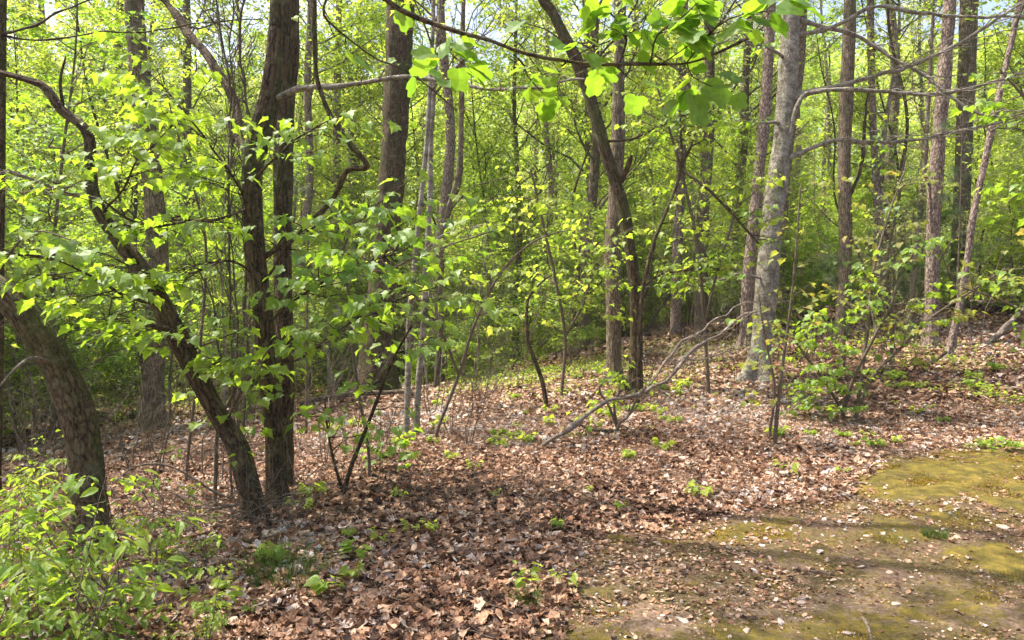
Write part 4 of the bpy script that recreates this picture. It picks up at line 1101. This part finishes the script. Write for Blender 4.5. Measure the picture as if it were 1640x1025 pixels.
near_sapling("maple_sapling", "thin twin-stemmed sapling with yellowish leaves in front of the lichened trunk", [
    [(1240,715,3.4,d),(1246,650,3,d),(1254,580,2.6,d),(1265,500,2.2,d),(1275,400,1.8,d),(1282,300,1.2,d)],
    [(1232,700,2.4,d),(1240,620,2.2,d),(1225,540,1.8,d),(1215,470,1.2,d)]], 'leaf_olive', .070, MAPLE, .42, 2, 3, 2, 'bark_twig', 3, .15, 7)
d = D_(1335, 690)
near_sapling("maple_sapling", "bushy green sapling low to the ground under the bare limbs at right", [
    [(1350,660,3.6,d+.6),(1370,600,3,d+.5),(1400,540,2.4,d+.4),(1430,480,1.8,d+.3),(1440,420,1.2,d+.3)],
    [(1350,660,2.6,d+.6),(1320,610,2.2,d+.5),(1290,570,1.8,d+.4),(1270,540,1.2,d+.3)]], 'leaf_maple', .075, MAPLE, .6, 4, 4, 4, 'bark_twig', 4, .1, 6)
near_sapling("maple_sapling", "tall sapling of olive green leaves in front of the right pines", [
    [(1370,668,3,d+.5),(1400,600,2.6,d+.4),(1440,560,2.4,d+.3),(1490,510,2.2,d+.2),(1550,470,1.8,d+.1),(1610,430,1.2,d)],
    [(1372,664,3,d+.5),(1390,520,2.6,d+.6),(1400,430,2.2,d+.6),(1425,340,1.6,d+.6),(1450,270,1.2,d+.6)]], 'leaf_olive', .075, MAPLE, .55, 3, 3, 3, 'bark_twig', 5, .3, 7)
near_sapling("maple_sapling", "fresh green sapling reaching in low from the right edge", [
    [(1720,640,4,8.6),(1690,560,3,8.3),(1650,510,2.4,8.2),(1600,480,1.8,8.2),(1540,460,1.2,8.2)]], 'leaf_maple', .085, MAPLE, .45, 3, 3, 2, 'bark_twig', 6, .35, 6)
near_sapling("maple_sapling", "leafy sapling overhanging from beyond the upper right edge", [
    [(1760,700,5,7.2),(1740,400,4,7.1),(1710,250,3,7),(1660,180,2.2,7),(1600,110,1.2,7)],[(1740,400,3,7.1),(1700,330,2.4,7.1),(1640,290,1.6,7.1)]], 'leaf_maple', .085, MAPLE, .4, 3, 3, 2, 'bark_twig', 7, .55, 6)
d = D_(876, 655)
near_sapling("slender_sapling", "short dark leaning stem with a forked thin top in the middle", [
    [(876,653,4,d),(868,610,3.6,d),(852,565,3.2,d),(845,545,2.8,d),(846,480,2,d),(870,450,1.5,d),(885,440,1.1,d)]], 'leaf_lime', .05, STAR4, .5, 1, 3, 2, 'bark_dark', 8, .5, 5)
d = D_(990, 695)
near_sapling("maple_sapling", "low seedling clump with bright leaves behind the pale forked limb", [
    [(990,690,2.4,d),(975,650,2,d),(960,620,1.6,d),(1000,590,1.2,d)],[(990,690,2.4,d),(950,688,2,d-.1),(910,672,1.6,d-.2)],[(990,690,2.,d),(985,640,2,d),(1020,605,1.2,d)]], 'leaf_lime', .075, MAPLE, .25, 2, 2, 2, 'bark_twig', 9, .3, 4)
d = D_(1035, 640)
near_sapling("slender_sapling", "thin arching sapling with a dark forked top right of the curving trunk", [
    [(1022,620,3.4,10),(1025,520,3.4,10),(1032,450,3.2,10),(1050,380,3,10),(1075,320,2.6,10),(1090,270,2.4,10),(1090,200,1.6,10),(1086,150,1.1,10)],
    [(1090,270,2.2,10),(1108,230,1.8,10),(1120,180,1.2,10)],[(1092,272,2.4,10),(1130,300,2.2,9.8),(1170,340,2,9.7),(1215,390,1.6,9.6)]], 'leaf_maple', .075, MAPLE, .55, 2, 3, 2, 'bark_dark', 10, .35, 6)
d = D_(330, 700)
near_sapling("maple_sapling", "leafy sapling in the gap between leaning stem and front pair", [
    [(345,770,3,5.6),(350,680,2.6,5.6),(375,620,2.4,5.4),(350,560,2,5.3),(340,480,1.6,5.2),(300,400,1.2,5.1)],
    [(350,700,2.4,5.6),(390,620,2,5.2),(430,560,1.4,5.0)]], 'leaf_maple', .075, MAPLE, .35, 2, 3, 2, 'bark_twig', 11, .3, 6)
near_sapling("maple_sapling", "big-leaved sapling between the front pair and the two thin saplings", [
    [(590,720,2.6,6.4),(570,600,2.6,6.4),(560,480,2.4,6.3),(550,400,2.2,6.2),(590,340,1.8,6.1),(640,300,1.2,6)],
    [(565,540,2.4,6.4),(620,440,2,6.2),(700,400,1.4,6.1),(790,370,1.1,6)]], 'leaf_maple', .085, MAPLE, .5, 2, 3, 2, 'bark_twig', 12, .3, 7, keep=.55)
near_sapling("maple_sapling", "bright sapling spreading wide sprays in front of the large blackish trunk", [
    [(700,690,3,8.4),(735,600,2.6,8.4),(760,520,2.4,8.3),(800,440,2,8.2),(850,390,1.4,8.1),(900,370,1.1,8)],
    [(735,600,2.4,8.4),(700,520,2,8.2),(640,450,1.6,8.),(560,400,1.2,7.8)]], 'leaf_lime', .080, MAPLE, .55, 2, 3, 2, 'bark_twig', 13, .3, 7)
near_sapling("maple_sapling", "sapling with drooping big leaves at the left edge above the bowing trunk", [
    [(-60,780,3,4.7),(-40,600,2.6,4.7),(-20,470,2.4,4.6),(20,400,2,4.5),(60,370,1.4,4.4),(130,390,1.1,4.3)]], 'leaf_maple', .085, MAPLE, .4, 3, 2, 2, 'bark_twig', 14, .5, 5)
near_sapling("maple_sapling", "slight sapling of paired leaves hanging left of the front trunk's upper part", [
    [(300,740,2.6,6.6),(320,560,2.4,6.5),(330,400,2.2,6.4),(310,300,1.8,6.2),(280,200,1.4,6.1),(260,120,1.1,6)]], 'leaf_maple', .090, MAPLE, .55, 3, 3, 3, 'bark_twig', 15, .4, 6)

near_sapling("maple_sapling", "sapling with wide leafy sprays between the curving trunk and the lichened one", [
    [(1135,628,3.4,10.4),(1128,520,3,10.4),(1118,400,2.8,10.3),(1095,290,2.4,10.2),(1070,200,2,10.1),(1050,130,1.4,10)],
    [(1128,520,2.4,10.4),(1150,430,2,10.2),(1180,330,1.6,10.1),(1190,250,1.2,10)]], 'leaf_lime', .085, MAPLE, .75, 3, 4, 3, 'bark_twig', 16, .3, 7)
near_sapling("maple_sapling", "fine-leaved sapling in the middle gap left of the grey ridged trunk", [
    [(900,622,3,11),(905,540,2.6,11),(890,450,2.4,10.9),(870,360,2,10.8),(850,270,1.4,10.7)],
    [(905,540,2.2,11),(940,470,1.8,10.8),(950,380,1.2,10.7)]], 'leaf_lime', .08, MAPLE, .75, 3, 4, 3, 'bark_twig', 17, .3, 7)
near_sapling("maple_sapling", "leafy sapling right of the rough grey trunk, in front of the slim trunks", [
    [(1425,610,3,11),(1430,520,2.6,11),(1420,430,2.4,10.9),(1435,340,2,10.8),(1450,250,1.4,10.7)]], 'leaf_maple', .08, MAPLE, .7, 3, 4, 3, 'bark_twig', 18, .3, 7, keep=.6)

# pine saplings: tufts of long needles
def needles(mb, tips, dirs, n, L, rg):
    N = len(tips)
    p = np.repeat(tips, n, 0); d = np.repeat(nrm(dirs), n, 0)
    dd = nrm(d * .8 + nrm(rg.normal(size=d.shape)) * .9 + np.array([0, 0, -.1]))
    B = np.stack([p, p + dd * L * .5, p + dd * L + np.array([0, 0, -.2 * L])], 1)
    q = len(B); a = np.full(q, .0011)
    twigs(mb, B, a, a * .5, 3, 2)
def pine_sapling(label, base, H, L, seed, nb=10):
    rg = np.random.default_rng(seed)
    root = empty("pine_sapling", tuple(base), label, "sapling")
    m, nl = MB(), MB()
    s = tube(m, [(0,0,-.05,.018),(0.03,0,H*.5,.012),(0.06,.02,H,.004)], 7, .1, .05)
    Bt, r0, r1 = to_bez(s[len(s)//4:], nb//2)
    B1, a0, a1 = kids(Bt, r0, r1, 2, (0, 1), L, 1.0, 0, .3, rg); twigs(m, B1, a0, a1, 4, 4, .03, rg)
    B2, b0, b1 = kids(B1, a0, a1, 4, (.3, 1), L*.35, .7, .3, .1, rg); twigs(m, B2, b0, b1, 3, 2, 0, rg)
    for tt in (.7, .85, 1.0):
        t = np.full((len(B2), 1), tt)
        needles(nl, bez(B2, t)[:, 0], dbez(B2, t)[:, 0], 26, .13, rg)
    m.build("stem", M['bark_twig'], root); nl.build("needles", M['needle'], root)
    # colour attribute of needles stays 0..1 along them
    return root
for lab, (px, py, dd), H, L, sd in [("feathery young pine with long dull green needles below the right pines", (1425,585,11.0), 2.3, .9, 1),
                             ("thin pine sapling behind the bushy green sapling at right", (1350,600,11.5), 1.7, .7, 2),
                             ("taller thin young pine with a hanging tuft of needles near the nearest pine", (1530,560,12.5), 4.4, .8, 3),
                             ("small young pine beside the two thin grey saplings", (490,690,9.5), 3.2, .7, 4)]:
    p = P(px, py, dd); p[2] = T(p[0], p[1])
    pine_sapling(lab, p, H, L, 900 + sd)

# ------------------------------------------------------------------ shrubs at lower left
SHR = []
for q in range(3):
    SHR.append(make_sapling("leafy_shrub", "x", "leafy shrubs at the lower left", 1.15, .007, .45, .088, 'leaf_shrub', 300 + q, OVAL, 14, 3, 3, .25, 4, cat="shrub"))
spots = [(60,1000,3.15),(190,1010,3.3),(-60,940,3.5),(330,1040,3.3),(120,935,3.9),(10,880,4.2),(250,905,4.15),(-120,850,4.6),(60,840,5.0),(330,935,4.2),(200,960,3.7),(-40,1060,2.9),(20,960,3.6),(100,1040,3.0),(-20,860,4.9),(40,800,5.8),(-60,780,6.2)]
labs = ["leafy shrub at the bottom left corner, nearest the viewer", "leafy shrub just right of the corner, pale oval leaves", "light green shrub cut by the left edge", "small shrub with sparse oval leaves at the shrubs' right end, on the bottom edge",
        "leafy shrub directly below the bowing trunk's foot", "shrub behind the corner shrubs, left of the bowing trunk's foot", "shrub with arching dead twigs over it, right of the bowing trunk's foot", "shrub seen only in part at the far left edge",
        "rearmost leafy shrub left of the bowing trunk", "sprawling shrub beneath the grey arching dead branch", "mid-row leafy shrub among the lower left shrubs", "leafy shrub whose tips alone show at the bottom left edge", "dense shrub between the corner shrub and the bowing trunk", "low shrub at the bottom edge between corner and arching dead branch", "loose wispy shrub at the left edge in front of the bowing trunk", "thin shrub on the leaf bed left of the bowing trunk", "loose shrub farther back at the left edge"]
rg = np.random.default_rng(3)
for q, ((px, py, dd), lab) in enumerate(zip(spots, labs)):
    p = P(px, py, dd); p[2] = T(p[0], p[1])
    o = SHR[q] if q < 3 else copy_thing(SHR[q % 3], tuple(p))
    o.location = p; o.rotation_euler = (0, 0, rg.uniform(0, 6.28)); s_ = rg.uniform(.55, .85) * (0.7 if q in (3, 9) else 1) * (.8 if dd > 4.1 else 1) ; o.scale = (s_,) * 3
    o["label"] = lab

# ------------------------------------------------------------------ seedlings on the floor
def make_seedling(seed, kind):
    rg = np.random.default_rng(seed)
    root = empty("seedling", (0, 0, 0), "x", "seedling", "small green seedlings on the leaf litter")
    m, l = MB(), MB()
    H = rg.uniform(.08, .16)
    n = 3
    a = rg.uniform(0, 6.28, n)
    tip = np.stack([np.cos(a) * .05, np.sin(a) * .05, np.full(n, H)], -1)
    B = np.stack([np.zeros((n, 3)), tip * [.3, .3, .6], tip], 1)
    twigs(m, B, np.full(n, .0018), np.full(n, .0009), 4, 3)
    leafed(l, B, 5, (.5, 1), .055, kind, rg, .1, .3, .012, flat=.9)
    m.build("stem", M['bark_twig'], root); l.build("foliage", M['leaf_lime'], root, smooth=False)
    return root
SD = [make_seedling(400 + q, b) for q, b in enumerate([MAPLE, OVAL, HEART, MAPLE])]
sd_spots = [(688,855),(660,862),(570,905),(565,930),(435,905),(845,960),(895,850),(945,790),(560,862),(905,950),(1145,657),(1320,665),(1300,700),(1390,640),(1440,610),(1500,600),(1560,610),(1580,635),(1600,600),(1620,585),
            (1430,650),(1530,590),(1490,630),(1050,660),(1080,680),(830,690),(930,680),(880,685),(800,700),(760,760),(790,800),(700,690),(500,800),(480,830),(360,950),(400,985),(300,960),(350,1000),(1010,740),(1060,725),
            (1300,560),(900,640),(960,600),(820,600),(860,590),(780,620),(900,600),(850,620),(1120,800),(1260,770),(1000,820),(1350,760),(640,800),(610,880),(530,960),(720,740)]
rg = np.random.default_rng(5)
for q in range(16):
    cx_, cy_ = rg.uniform(350, 1640), rg.uniform(595, 740)
    for _ in range(rg.integers(2, 9)):
        sd_spots.append((cx_ + rg.normal(0, 30), max(590, cy_ + rg.normal(0, 8))))
first = set()
for q, (px, py) in enumerate(sd_spots):
    g, dd = G(px, py)
    k = q % 4
    named = {0: "bright lobed seedling on shaded leaves in the centre foreground", 2: "taller seedling with pointed leaves in the left foreground", 10: "round-leaved seedling behind the sunlit leaves, below the lichened trunk", 5: "small seedling at the bottom centre"}
    if k not in first: o = SD[k]; first.add(k)
    else: o = copy_thing(SD[k], tuple(g))
    o.location = g; o.rotation_euler = (0, 0, rg.uniform(0, 6.28)); s_ = rg.uniform(.45, 1.35) * (1.0 if py > 640 else 1.3); o.scale = (s_,) * 3
    o["label"] = "little green woodland seedling with a few fresh leaves among the dead leaves"

# grass tufts
def tuft(name, label, g, n, h, seed, spread=.09, mat='grass'):
    rg = np.random.default_rng(seed)
    root = empty(name, tuple(g), label, "grass tuft"); m = MB()
    a = rg.uniform(0, 6.28, n); r = spread * np.sqrt(rg.uniform(0, 1, n))
    p0 = np.stack([r * np.cos(a), r * np.sin(a), np.full(n, -.01)], -1)
    dv = np.stack([np.cos(a), np.sin(a), 0 * a], -1) * rg.uniform(.1, .8, (n, 1)) * h
    B = np.stack([p0, p0 + dv * .3 + [0, 0, .6 * h], p0 + dv + np.array([0, 0, 1.]) * (h * rg.uniform(.5, 1.1, (n, 1)))], 1)
    twigs(m, B, np.full(n, .0016), np.full(n, .0005), 3, 4)
    m.build("blades", M[mat], root); return root
for q, (px, py, n, h, sp, lab) in enumerate([(1497,862,220,.07,.06,"round bright green tuft on the mossy dirt at right"), (843,968,120,.09,.07,"green feathery tuft in the bottom centre leaves"),
      (455,935,200,.26,.18,"airy patch of thin upright green stems in the lower left leaves"), (1545,830,70,.07,.12,"faint grassy tuft on the mossy strip near the right edge"), (1565,745,50,.05,.05,"pale small tuft on the golden moss"),
      (1400,760,60,.06,.12,"sparse grass at the left end of the mossy strip"), (1130,800,50,.07,.12,"thin grass in the middle of the sunlit leaves"), (1440,870,50,.06,.1,"wispy grass left of the round bright green tuft"), (1620,930,60,.07,.1,"grass wisps at the right edge below the moss")]):
    tuft("grass_tuft", lab, G(px, py)[0], n, h, 600 + q, sp)

# pale wood flakes and stones
def make_stone(seed, flat):
    rg = np.random.default_rng(seed)
    import bmesh
    bm = bmesh.new(); bmesh.ops.create_icosphere(bm, subdivisions=3, radius=1)
    v = np.array([q.co[:] for q in bm.verts])
    f = np.array([[q.index for q in fc.verts] for fc in bm.faces]); bm.free()
    for _ in range(9):
        n = nrm(rg.normal(size=3)); dist = rg.uniform(.55, .85)
        h = v @ n; v = v - np.clip(h - dist, 0, 9)[:, None] * n * .95
    v = v * (1 + .05 * noise(v + seed, 4, 1))[:, None] * [1.2, .9, flat]
    m = MB(); m.add(v * .02, f); o = m.build("stone", M['stone'], smooth=False)
    return o
ST = [make_stone(700 + q, f) for q, f in enumerate([.5, .35, .6, .45])]
rg = np.random.default_rng(9)
st = [(1210,918,1.3),(1355,1018,1.5),(1195,1016,1.4),(1608,848,1.9),(1095,998,1.3),(1060,1010,1.3),(1250,1000,1.2),(1285,960,1.0),(1335,930,.9),(1180,930,.9),(835,915,1.8),(1380,910,1),(1440,900,.8)]
while len(st) < 270:
    px, py = rg.uniform(900, 1640), rg.uniform(880, 1024)
    gg = G(px, py)[0]
    if mossy(gg[None, 0], gg[None, 1])[0] < .62 and rg.uniform() < ((py - 860) / 150) * (1 if px < 1400 else .4): st.append((px, py, rg.lognormal(-.9, .45)))
for q, (px, py, s_) in enumerate(st):
    g, _ = G(px, py); o = ST[q % 4] if q < 4 else ST[q % 4].copy()
    if q >= 4: COL.objects.link(o)
    g[2] = T(g[0], g[1]) + .004 * s_; o.location = g; o.rotation_euler = (rg.normal(0, .15), rg.normal(0, .15), rg.uniform(0, 6.28)); o.scale = (s_,) * 3
    tag(o, "small tan stone " + ("at the bottom edge of" if py > 985 else "low on" if py > 945 else "higher up on") + " the bare dirt, " + ("left part" if px < 1100 else "middle part" if px < 1280 else "right part" if px < 1460 else "by the right edge"), "stone", "small stones on the bare dirt")
for q, lab in enumerate(["flat pale stone at the left of the dirt beside a white wood sliver", "tan stone at the bottom edge, right of centre", "angular stone at the bottom edge below the moss patches", "pinkish pale flat stone on the moss near the right edge"]):
    ST[q]["label"] = lab

# ------------------------------------------------------------------ understory thicket
UND = []
for q, (H, L, leaf, ls, st_) in enumerate([(3.2, 1.1, 'leaf_lime', .085, 1), (4.6, 1.5, 'leaf_lime', .09, 1), (2.2, .9, 'leaf_maple', .08, 2), (5.8, 1.7, 'leaf_maple', .095, 1), (1.5, .7, 'leaf_lime', .075, 3), (4.0, 1.4, 'leaf_pale', .08, 2)]):
    UND.append(make_sapling("understory_sapling", "x", "saplings filling the wood behind the leaf bed", H, .010 + .004 * H, L, ls * 1.12, leaf, 120 + q, STAR4, 36, 10, 8, .1, st_))
kinds = ["mid-height lime-leaved sapling in the green thicket behind", "tall lime-leaved sapling in the green thicket behind", "low darker green bushy sapling in the thicket behind",
         "tallest layered green sapling in the thicket behind", "knee-high lime bush in the thicket behind", "pale yellow-green sapling in the thicket behind"]
rg = np.random.default_rng(15)
cnt = 0; used = set()
SEEN = [(603, 16, 60), (984, 14, 34), (1018, 14, 34), (243, 12, 40), (1215, 11.5, 40), (1088, 18, 16), (1492, 13, 30), (660, 9, 40), (1350, 15, 18)]
tries = 0
while cnt < 296 and tries < 9000:
    tries += 1
    y = 8.5 + 27 * rg.uniform() ** 1.15
    x = rg.uniform(-.85, .85) * y
    pxx = 820 + F * x / y
    # keep the open leaf bed in the centre and right clear
    if y < 13.8 and -0.25 * y < x: continue
    if y < 17.5 and .02 * y < x < .9 * y and rg.uniform() < .15: continue
    if y < 11 and pxx > 150: continue
    if any(y < b_ + .5 and abs(pxx - a_) < c_ + 900 / y for a_, b_, c_ in SEEN): continue
    k = rg.integers(0, 6)
    p = (x, y, float(T(x, y)))
    if k not in used: o = UND[k]; used.add(k)
    else: o = copy_thing(UND[k], p)
    o.location = p; o.rotation_euler = (rg.normal(0, .06), rg.normal(0, .06), rg.uniform(0, 6.28)); s_ = rg.uniform(.7, 1.25); o.scale = (s_,) * 3
    o["label"] = kinds[k]; cnt += 1

# thin nearly bare poles standing all through the wood
PO = [make_sapling("thin_pole_tree", "x", "thin poles standing among the saplings", H, r_, .7, .085, 'leaf_lime', 150 + q, STAR4, nl, 2, 3, t_, 1, bk, cat="tree") for q, (H, r_, nl, t_, bk) in
      enumerate([(6.5, .028, 18, .3, 'bark_grey'), (4.6, .016, 12, .3, 'bark_twig'), (8.5, .04, 18, .4, 'bark_dark'), (3.0, .011, 12, .25, 'dead_wood')])]
pk = ["thin grey pole", "thin brown pole", "dark taller pole", "pale dry pole"]
rg = np.random.default_rng(16); used = set(); cnt = 0
while cnt < 130:
    y = 9 + 24 * rg.uniform() ** 1.1; x = rg.uniform(-.8, .8) * y
    if y < 13 and -.25 * y < x: continue
    if y < 15 and .05 * y < x and rg.uniform() < .5: continue
    k = int(rg.integers(0, 4)); p = (x, y, float(T(x, y)))
    if k not in used: o = PO[k]; used.add(k)
    else: o = copy_thing(PO[k], p)
    o.location = p; o.rotation_euler = (rg.normal(0, .09), rg.normal(0, .09), rg.uniform(0, 6.28)); s_ = rg.uniform(.7, 1.25); o.scale = (s_,) * 3
    o["label"] = pk[k] + " standing in the thicket"; cnt += 1

# bare woody shrubs
def bare_shrub(seed, H, ns, mat):
    rg = np.random.default_rng(seed)
    root = empty("bare_shrub", (0, 0, 0), "x", "shrub", "bare twiggy shrubs in the wood")
    m, tw = MB(), MB()
    a = rg.uniform(0, 6.28, ns); tip = np.stack([np.cos(a) * H * .35, np.sin(a) * H * .35, H * rg.uniform(.6, 1, ns)], -1)
    p0 = np.stack([np.cos(a) * .03, np.sin(a) * .03, np.full(ns, -.04)], -1)
    B = np.stack([p0, tip * [.2, .2, .6] + rg.normal(0, .05, (ns, 3)), tip], 1); r0 = rg.uniform(.004, .009, ns)
    twigs(m, B, r0, r0 * .3, 5, 8, .015, rg)
    C, c0, c1 = kids(B, r0, r0 * .3, 6, (.2, 1), H * .4, .7, 0, .15, rg); twigs(tw, C, c0 * 1.1, c1, 4, 5, .03, rg)
    E, c0, c1 = kids(C, c0, c1, 4, (.2, 1), H * .2, .7, 0, .08, rg); twigs(tw, E, np.maximum(c0, .0014), c1, 3, 3, .03, rg)
    m.build("stem", M[mat], root); tw.build("twigs", M[mat], root); return root
BS = [bare_shrub(170 + q, H, ns, mt) for q, (H, ns, mt) in enumerate([(1.6, 4, 'bark_twig'), (2.4, 3, 'dead_wood'), (1.0, 5, 'bark_twig'), (3.2, 3, 'bark_twig')])]
rg = np.random.default_rng(18); used = set(); cnt = 0
bsp = [(60,650,6.5),(150,640,8),(210,640,7.5),(320,700,7),(30,620,9),(560,680,8),(615,690,8.3),(720,690,8.6),(745,720,7.8),(690,650,10),(770,660,10.5),(830,640,11.5),(480,660,8.5),(520,720,7.4),(1260,640,9.3),(1300,630,9.6),(1360,620,10.2),
       (1420,600,11),(1470,590,11.5),(1180,590,11.5),(1100,590,12.5),(1560,560,12.5),(930,600,13),(1040,620,11),(1330,600,11.5),(280,600,11),(400,640,9.5),(100,700,6.8),(240,740,6.3),(350,740,6.6)]
while len(bsp) < 75:
    y = rg.uniform(10, 22); x = rg.uniform(-.72, .72) * y
    if y < 13 and x > -.2 * y: continue
    bsp.append((820 + F * x / y, 600, y))
bk_ = ["bare waist-high brown shrub", "pale bare branching shrub", "low bare twiggy brown shrub", "tall bare brown shrub"]
for px, py, dd in bsp:
    w = P(px, py, dd); p = (w[0], w[1], float(T(w[0], w[1]))); k = cnt % 4
    if k not in used: o = BS[k]; used.add(k)
    else: o = copy_thing(BS[k], p)
    o.location = p; o.rotation_euler = (0, 0, rg.uniform(0, 6.28)); s_ = rg.uniform(.65, 1.1); o.scale = (s_,) * 3
    o["label"] = bk_[k]; cnt += 1

# ------------------------------------------------------------------ canopy trees farther back
BT = []
for q, (H, r, t0, nl, L, leaf, bark, ls) in enumerate([(14, .13, .22, 30, 2.8, 'leaf_lime', 'bark_ridged', .12), (17, .18, .28, 30, 3.2, 'leaf_pale', 'bark_ridged', .13), (11, .08, .18, 30, 2.2, 'leaf_lime', 'bark_grey', .11),
                                                (18, .15, .45, 20, 2.4, 'leaf_maple', 'bark_pine', .13), (9, .05, .15, 30, 1.8, 'leaf_lime', 'bark_dark', .10)]):
    BT.append(make_tree("woodland_tree", "x", "tree", "trees farther back in the wood", H, r, t0, nl, L, ls, bark, leaf, 200 + q, base=DIAM, nsub=7, ntw=6, nleaf=5))
tk = ["ridged lime-leaved tree", "large ridged pale-leaved tree", "slender grey lime-leaved tree", "tall pinkish barked tree", "thin dark young tree"]
rg = np.random.default_rng(31)
cnt = 0; used = set(); placed = []
while cnt < 240:
    y = 17 + 48 * rg.uniform() ** 1.1
    x = rg.uniform(-.95, .95) * y
    if cnt >= 222: y = rg.uniform(20, 34); x = rg.uniform(-.72, -.1) * y
    if y < 30 and rng.uniform() < .62 and cnt < 215: continue
    if any((x - a) ** 2 + (y - b) ** 2 < 2.2 for a, b in placed): continue
    placed.append((x, y))
    k = rg.integers(0, 5)
    p = (x, y, float(T(x, y)))
    if k not in used: o = BT[k]; used.add(k)
    else: o = copy_thing(BT[k], p)
    o.location = p; o.rotation_euler = (rg.normal(0, .03), rg.normal(0, .03), rg.uniform(0, 6.28)); s_ = rg.uniform(.8, 1.15); o.scale = (s_,) * 3
    o["label"] = tk[k]; cnt += 1

# far hillside of foliage, one mass
rg = np.random.default_rng(33)
n = 330000
y = rg.uniform(50, 125, n); x = rg.uniform(-1.0, 1.0, n) * y
hh = 22 * rg.uniform(0, 1, n) ** .8
cl = noise(np.stack([x, y, hh * 1.6], -1), .35, 1)
kp = (cl > -.35) & (hh < 8 + 14 * sst(50, 70, y))
x, y, hh = x[kp], y[kp], hh[kp]; n = len(x)
mb = MB(); scatter(mb, DIAM, np.stack([x, y, T(x, y) + hh], -1), rg.normal(0, 1, (n, 3)) * [1, 1, .4], np.array([0, 0, 1.]) + rg.normal(0, .5, (n, 3)), rg.uniform(.3, .65, n), rg)
tag(mb.build("far_woods", M['leaf_lime'], smooth=False), "far wooded slope reading as one mass of spring leaves", kind="stuff")

# ------------------------------------------------------------------ say where each repeat stands
MARKS = [(-400, "beyond the left edge"), (60, "at the far left"), (243, "near the broad-footed trunk"), (440, "behind the close pair of trunks"), (600, "near the large blackish trunk"),
         (700, "near the thin grey saplings"), (850, "in the middle gap"), (1000, "behind the curving trunk"), (1110, "near the pinkish pine in the middle"),
         (1230, "behind the stout lichened trunk"), (1370, "near the rough grey trunk"), (1500, "near the right pinkish pine"), (1610, "by the right edge"), (2050, "beyond the right edge")]
ORD = ["leftmost", "second from left", "third from left", "rightmost"]
from collections import defaultdict
byl = defaultdict(list)
for o in scene.objects:
    if o.parent is None and o.get("group") in ("saplings filling the wood behind the leaf bed", "trees farther back in the wood", "thin poles standing among the saplings", "bare twiggy shrubs in the wood", "small green seedlings on the leaf litter"):
        px = 820 + F * o.location.x / o.location.y
        w = min(MARKS, key=lambda m: abs(m[0] - px))[1]
        b = o["label"]
        for u, v in ((" in the green thicket behind", ""), (" in the thicket behind", ""), (" standing in the thicket", ""), (" in the distance", ""), ("little green woodland seedling with a few fresh leaves among the dead leaves", "little green leafy seedling"), (" in the distance,", ",")):
            b = b.replace(u, v)
        depth = (" nearby" if o.location.y < 6.5 else " midway" if o.location.y < 9.5 else " far off") if o["group"].startswith("small") else (" close by" if o.location.y < 14 else (" farther in" if o.location.y < 24 else " far back"))
        byl[b + depth + ", " + w].append((px, o))
for lab, v in byl.items():
    v.sort(key=lambda t: t[0])
    for i, (px, o) in enumerate(v):
        o["label"] = lab if len(v) == 1 or len(v) > 4 else (["leftmost", "middle", "rightmost"][i] if len(v) == 3 else (["left", "right"][i] if len(v) == 2 else ORD[i])) + " " + lab

# ------------------------------------------------------------------ the air of the wood
import bmesh

if True:
    hx, hy0, hy1, hz0, hz1 = 230, -130, 270, -6, 75
    bm = bmesh.new(); bmesh.ops.create_cube(bm, size=1)
    for v in bm.verts:
        v.co = Vector((hx if v.co.x > 0 else -hx, hy1 if v.co.y > 0 else hy0, hz1 if v.co.z > 0 else hz0))
    me = bpy.data.meshes.new("haze"); bm.to_mesh(me); bm.free()
    m, nt, out = newmat("haze")
    pv = N_(nt, "ShaderNodeVolumePrincipled"); pv.inputs["Density"].default_value = 0.0007; pv.inputs["Color"].default_value = (.93, .95, .97, 1); pv.inputs["Anisotropy"].default_value = 0.3
    nt.links.new(pv.outputs[0], out.inputs[1])
    me.materials.append(m); o = bpy.data.objects.new("haze", me); COL.objects.link(o); tag(o, "faint pale haze hanging through the whole wood", kind="stuff")
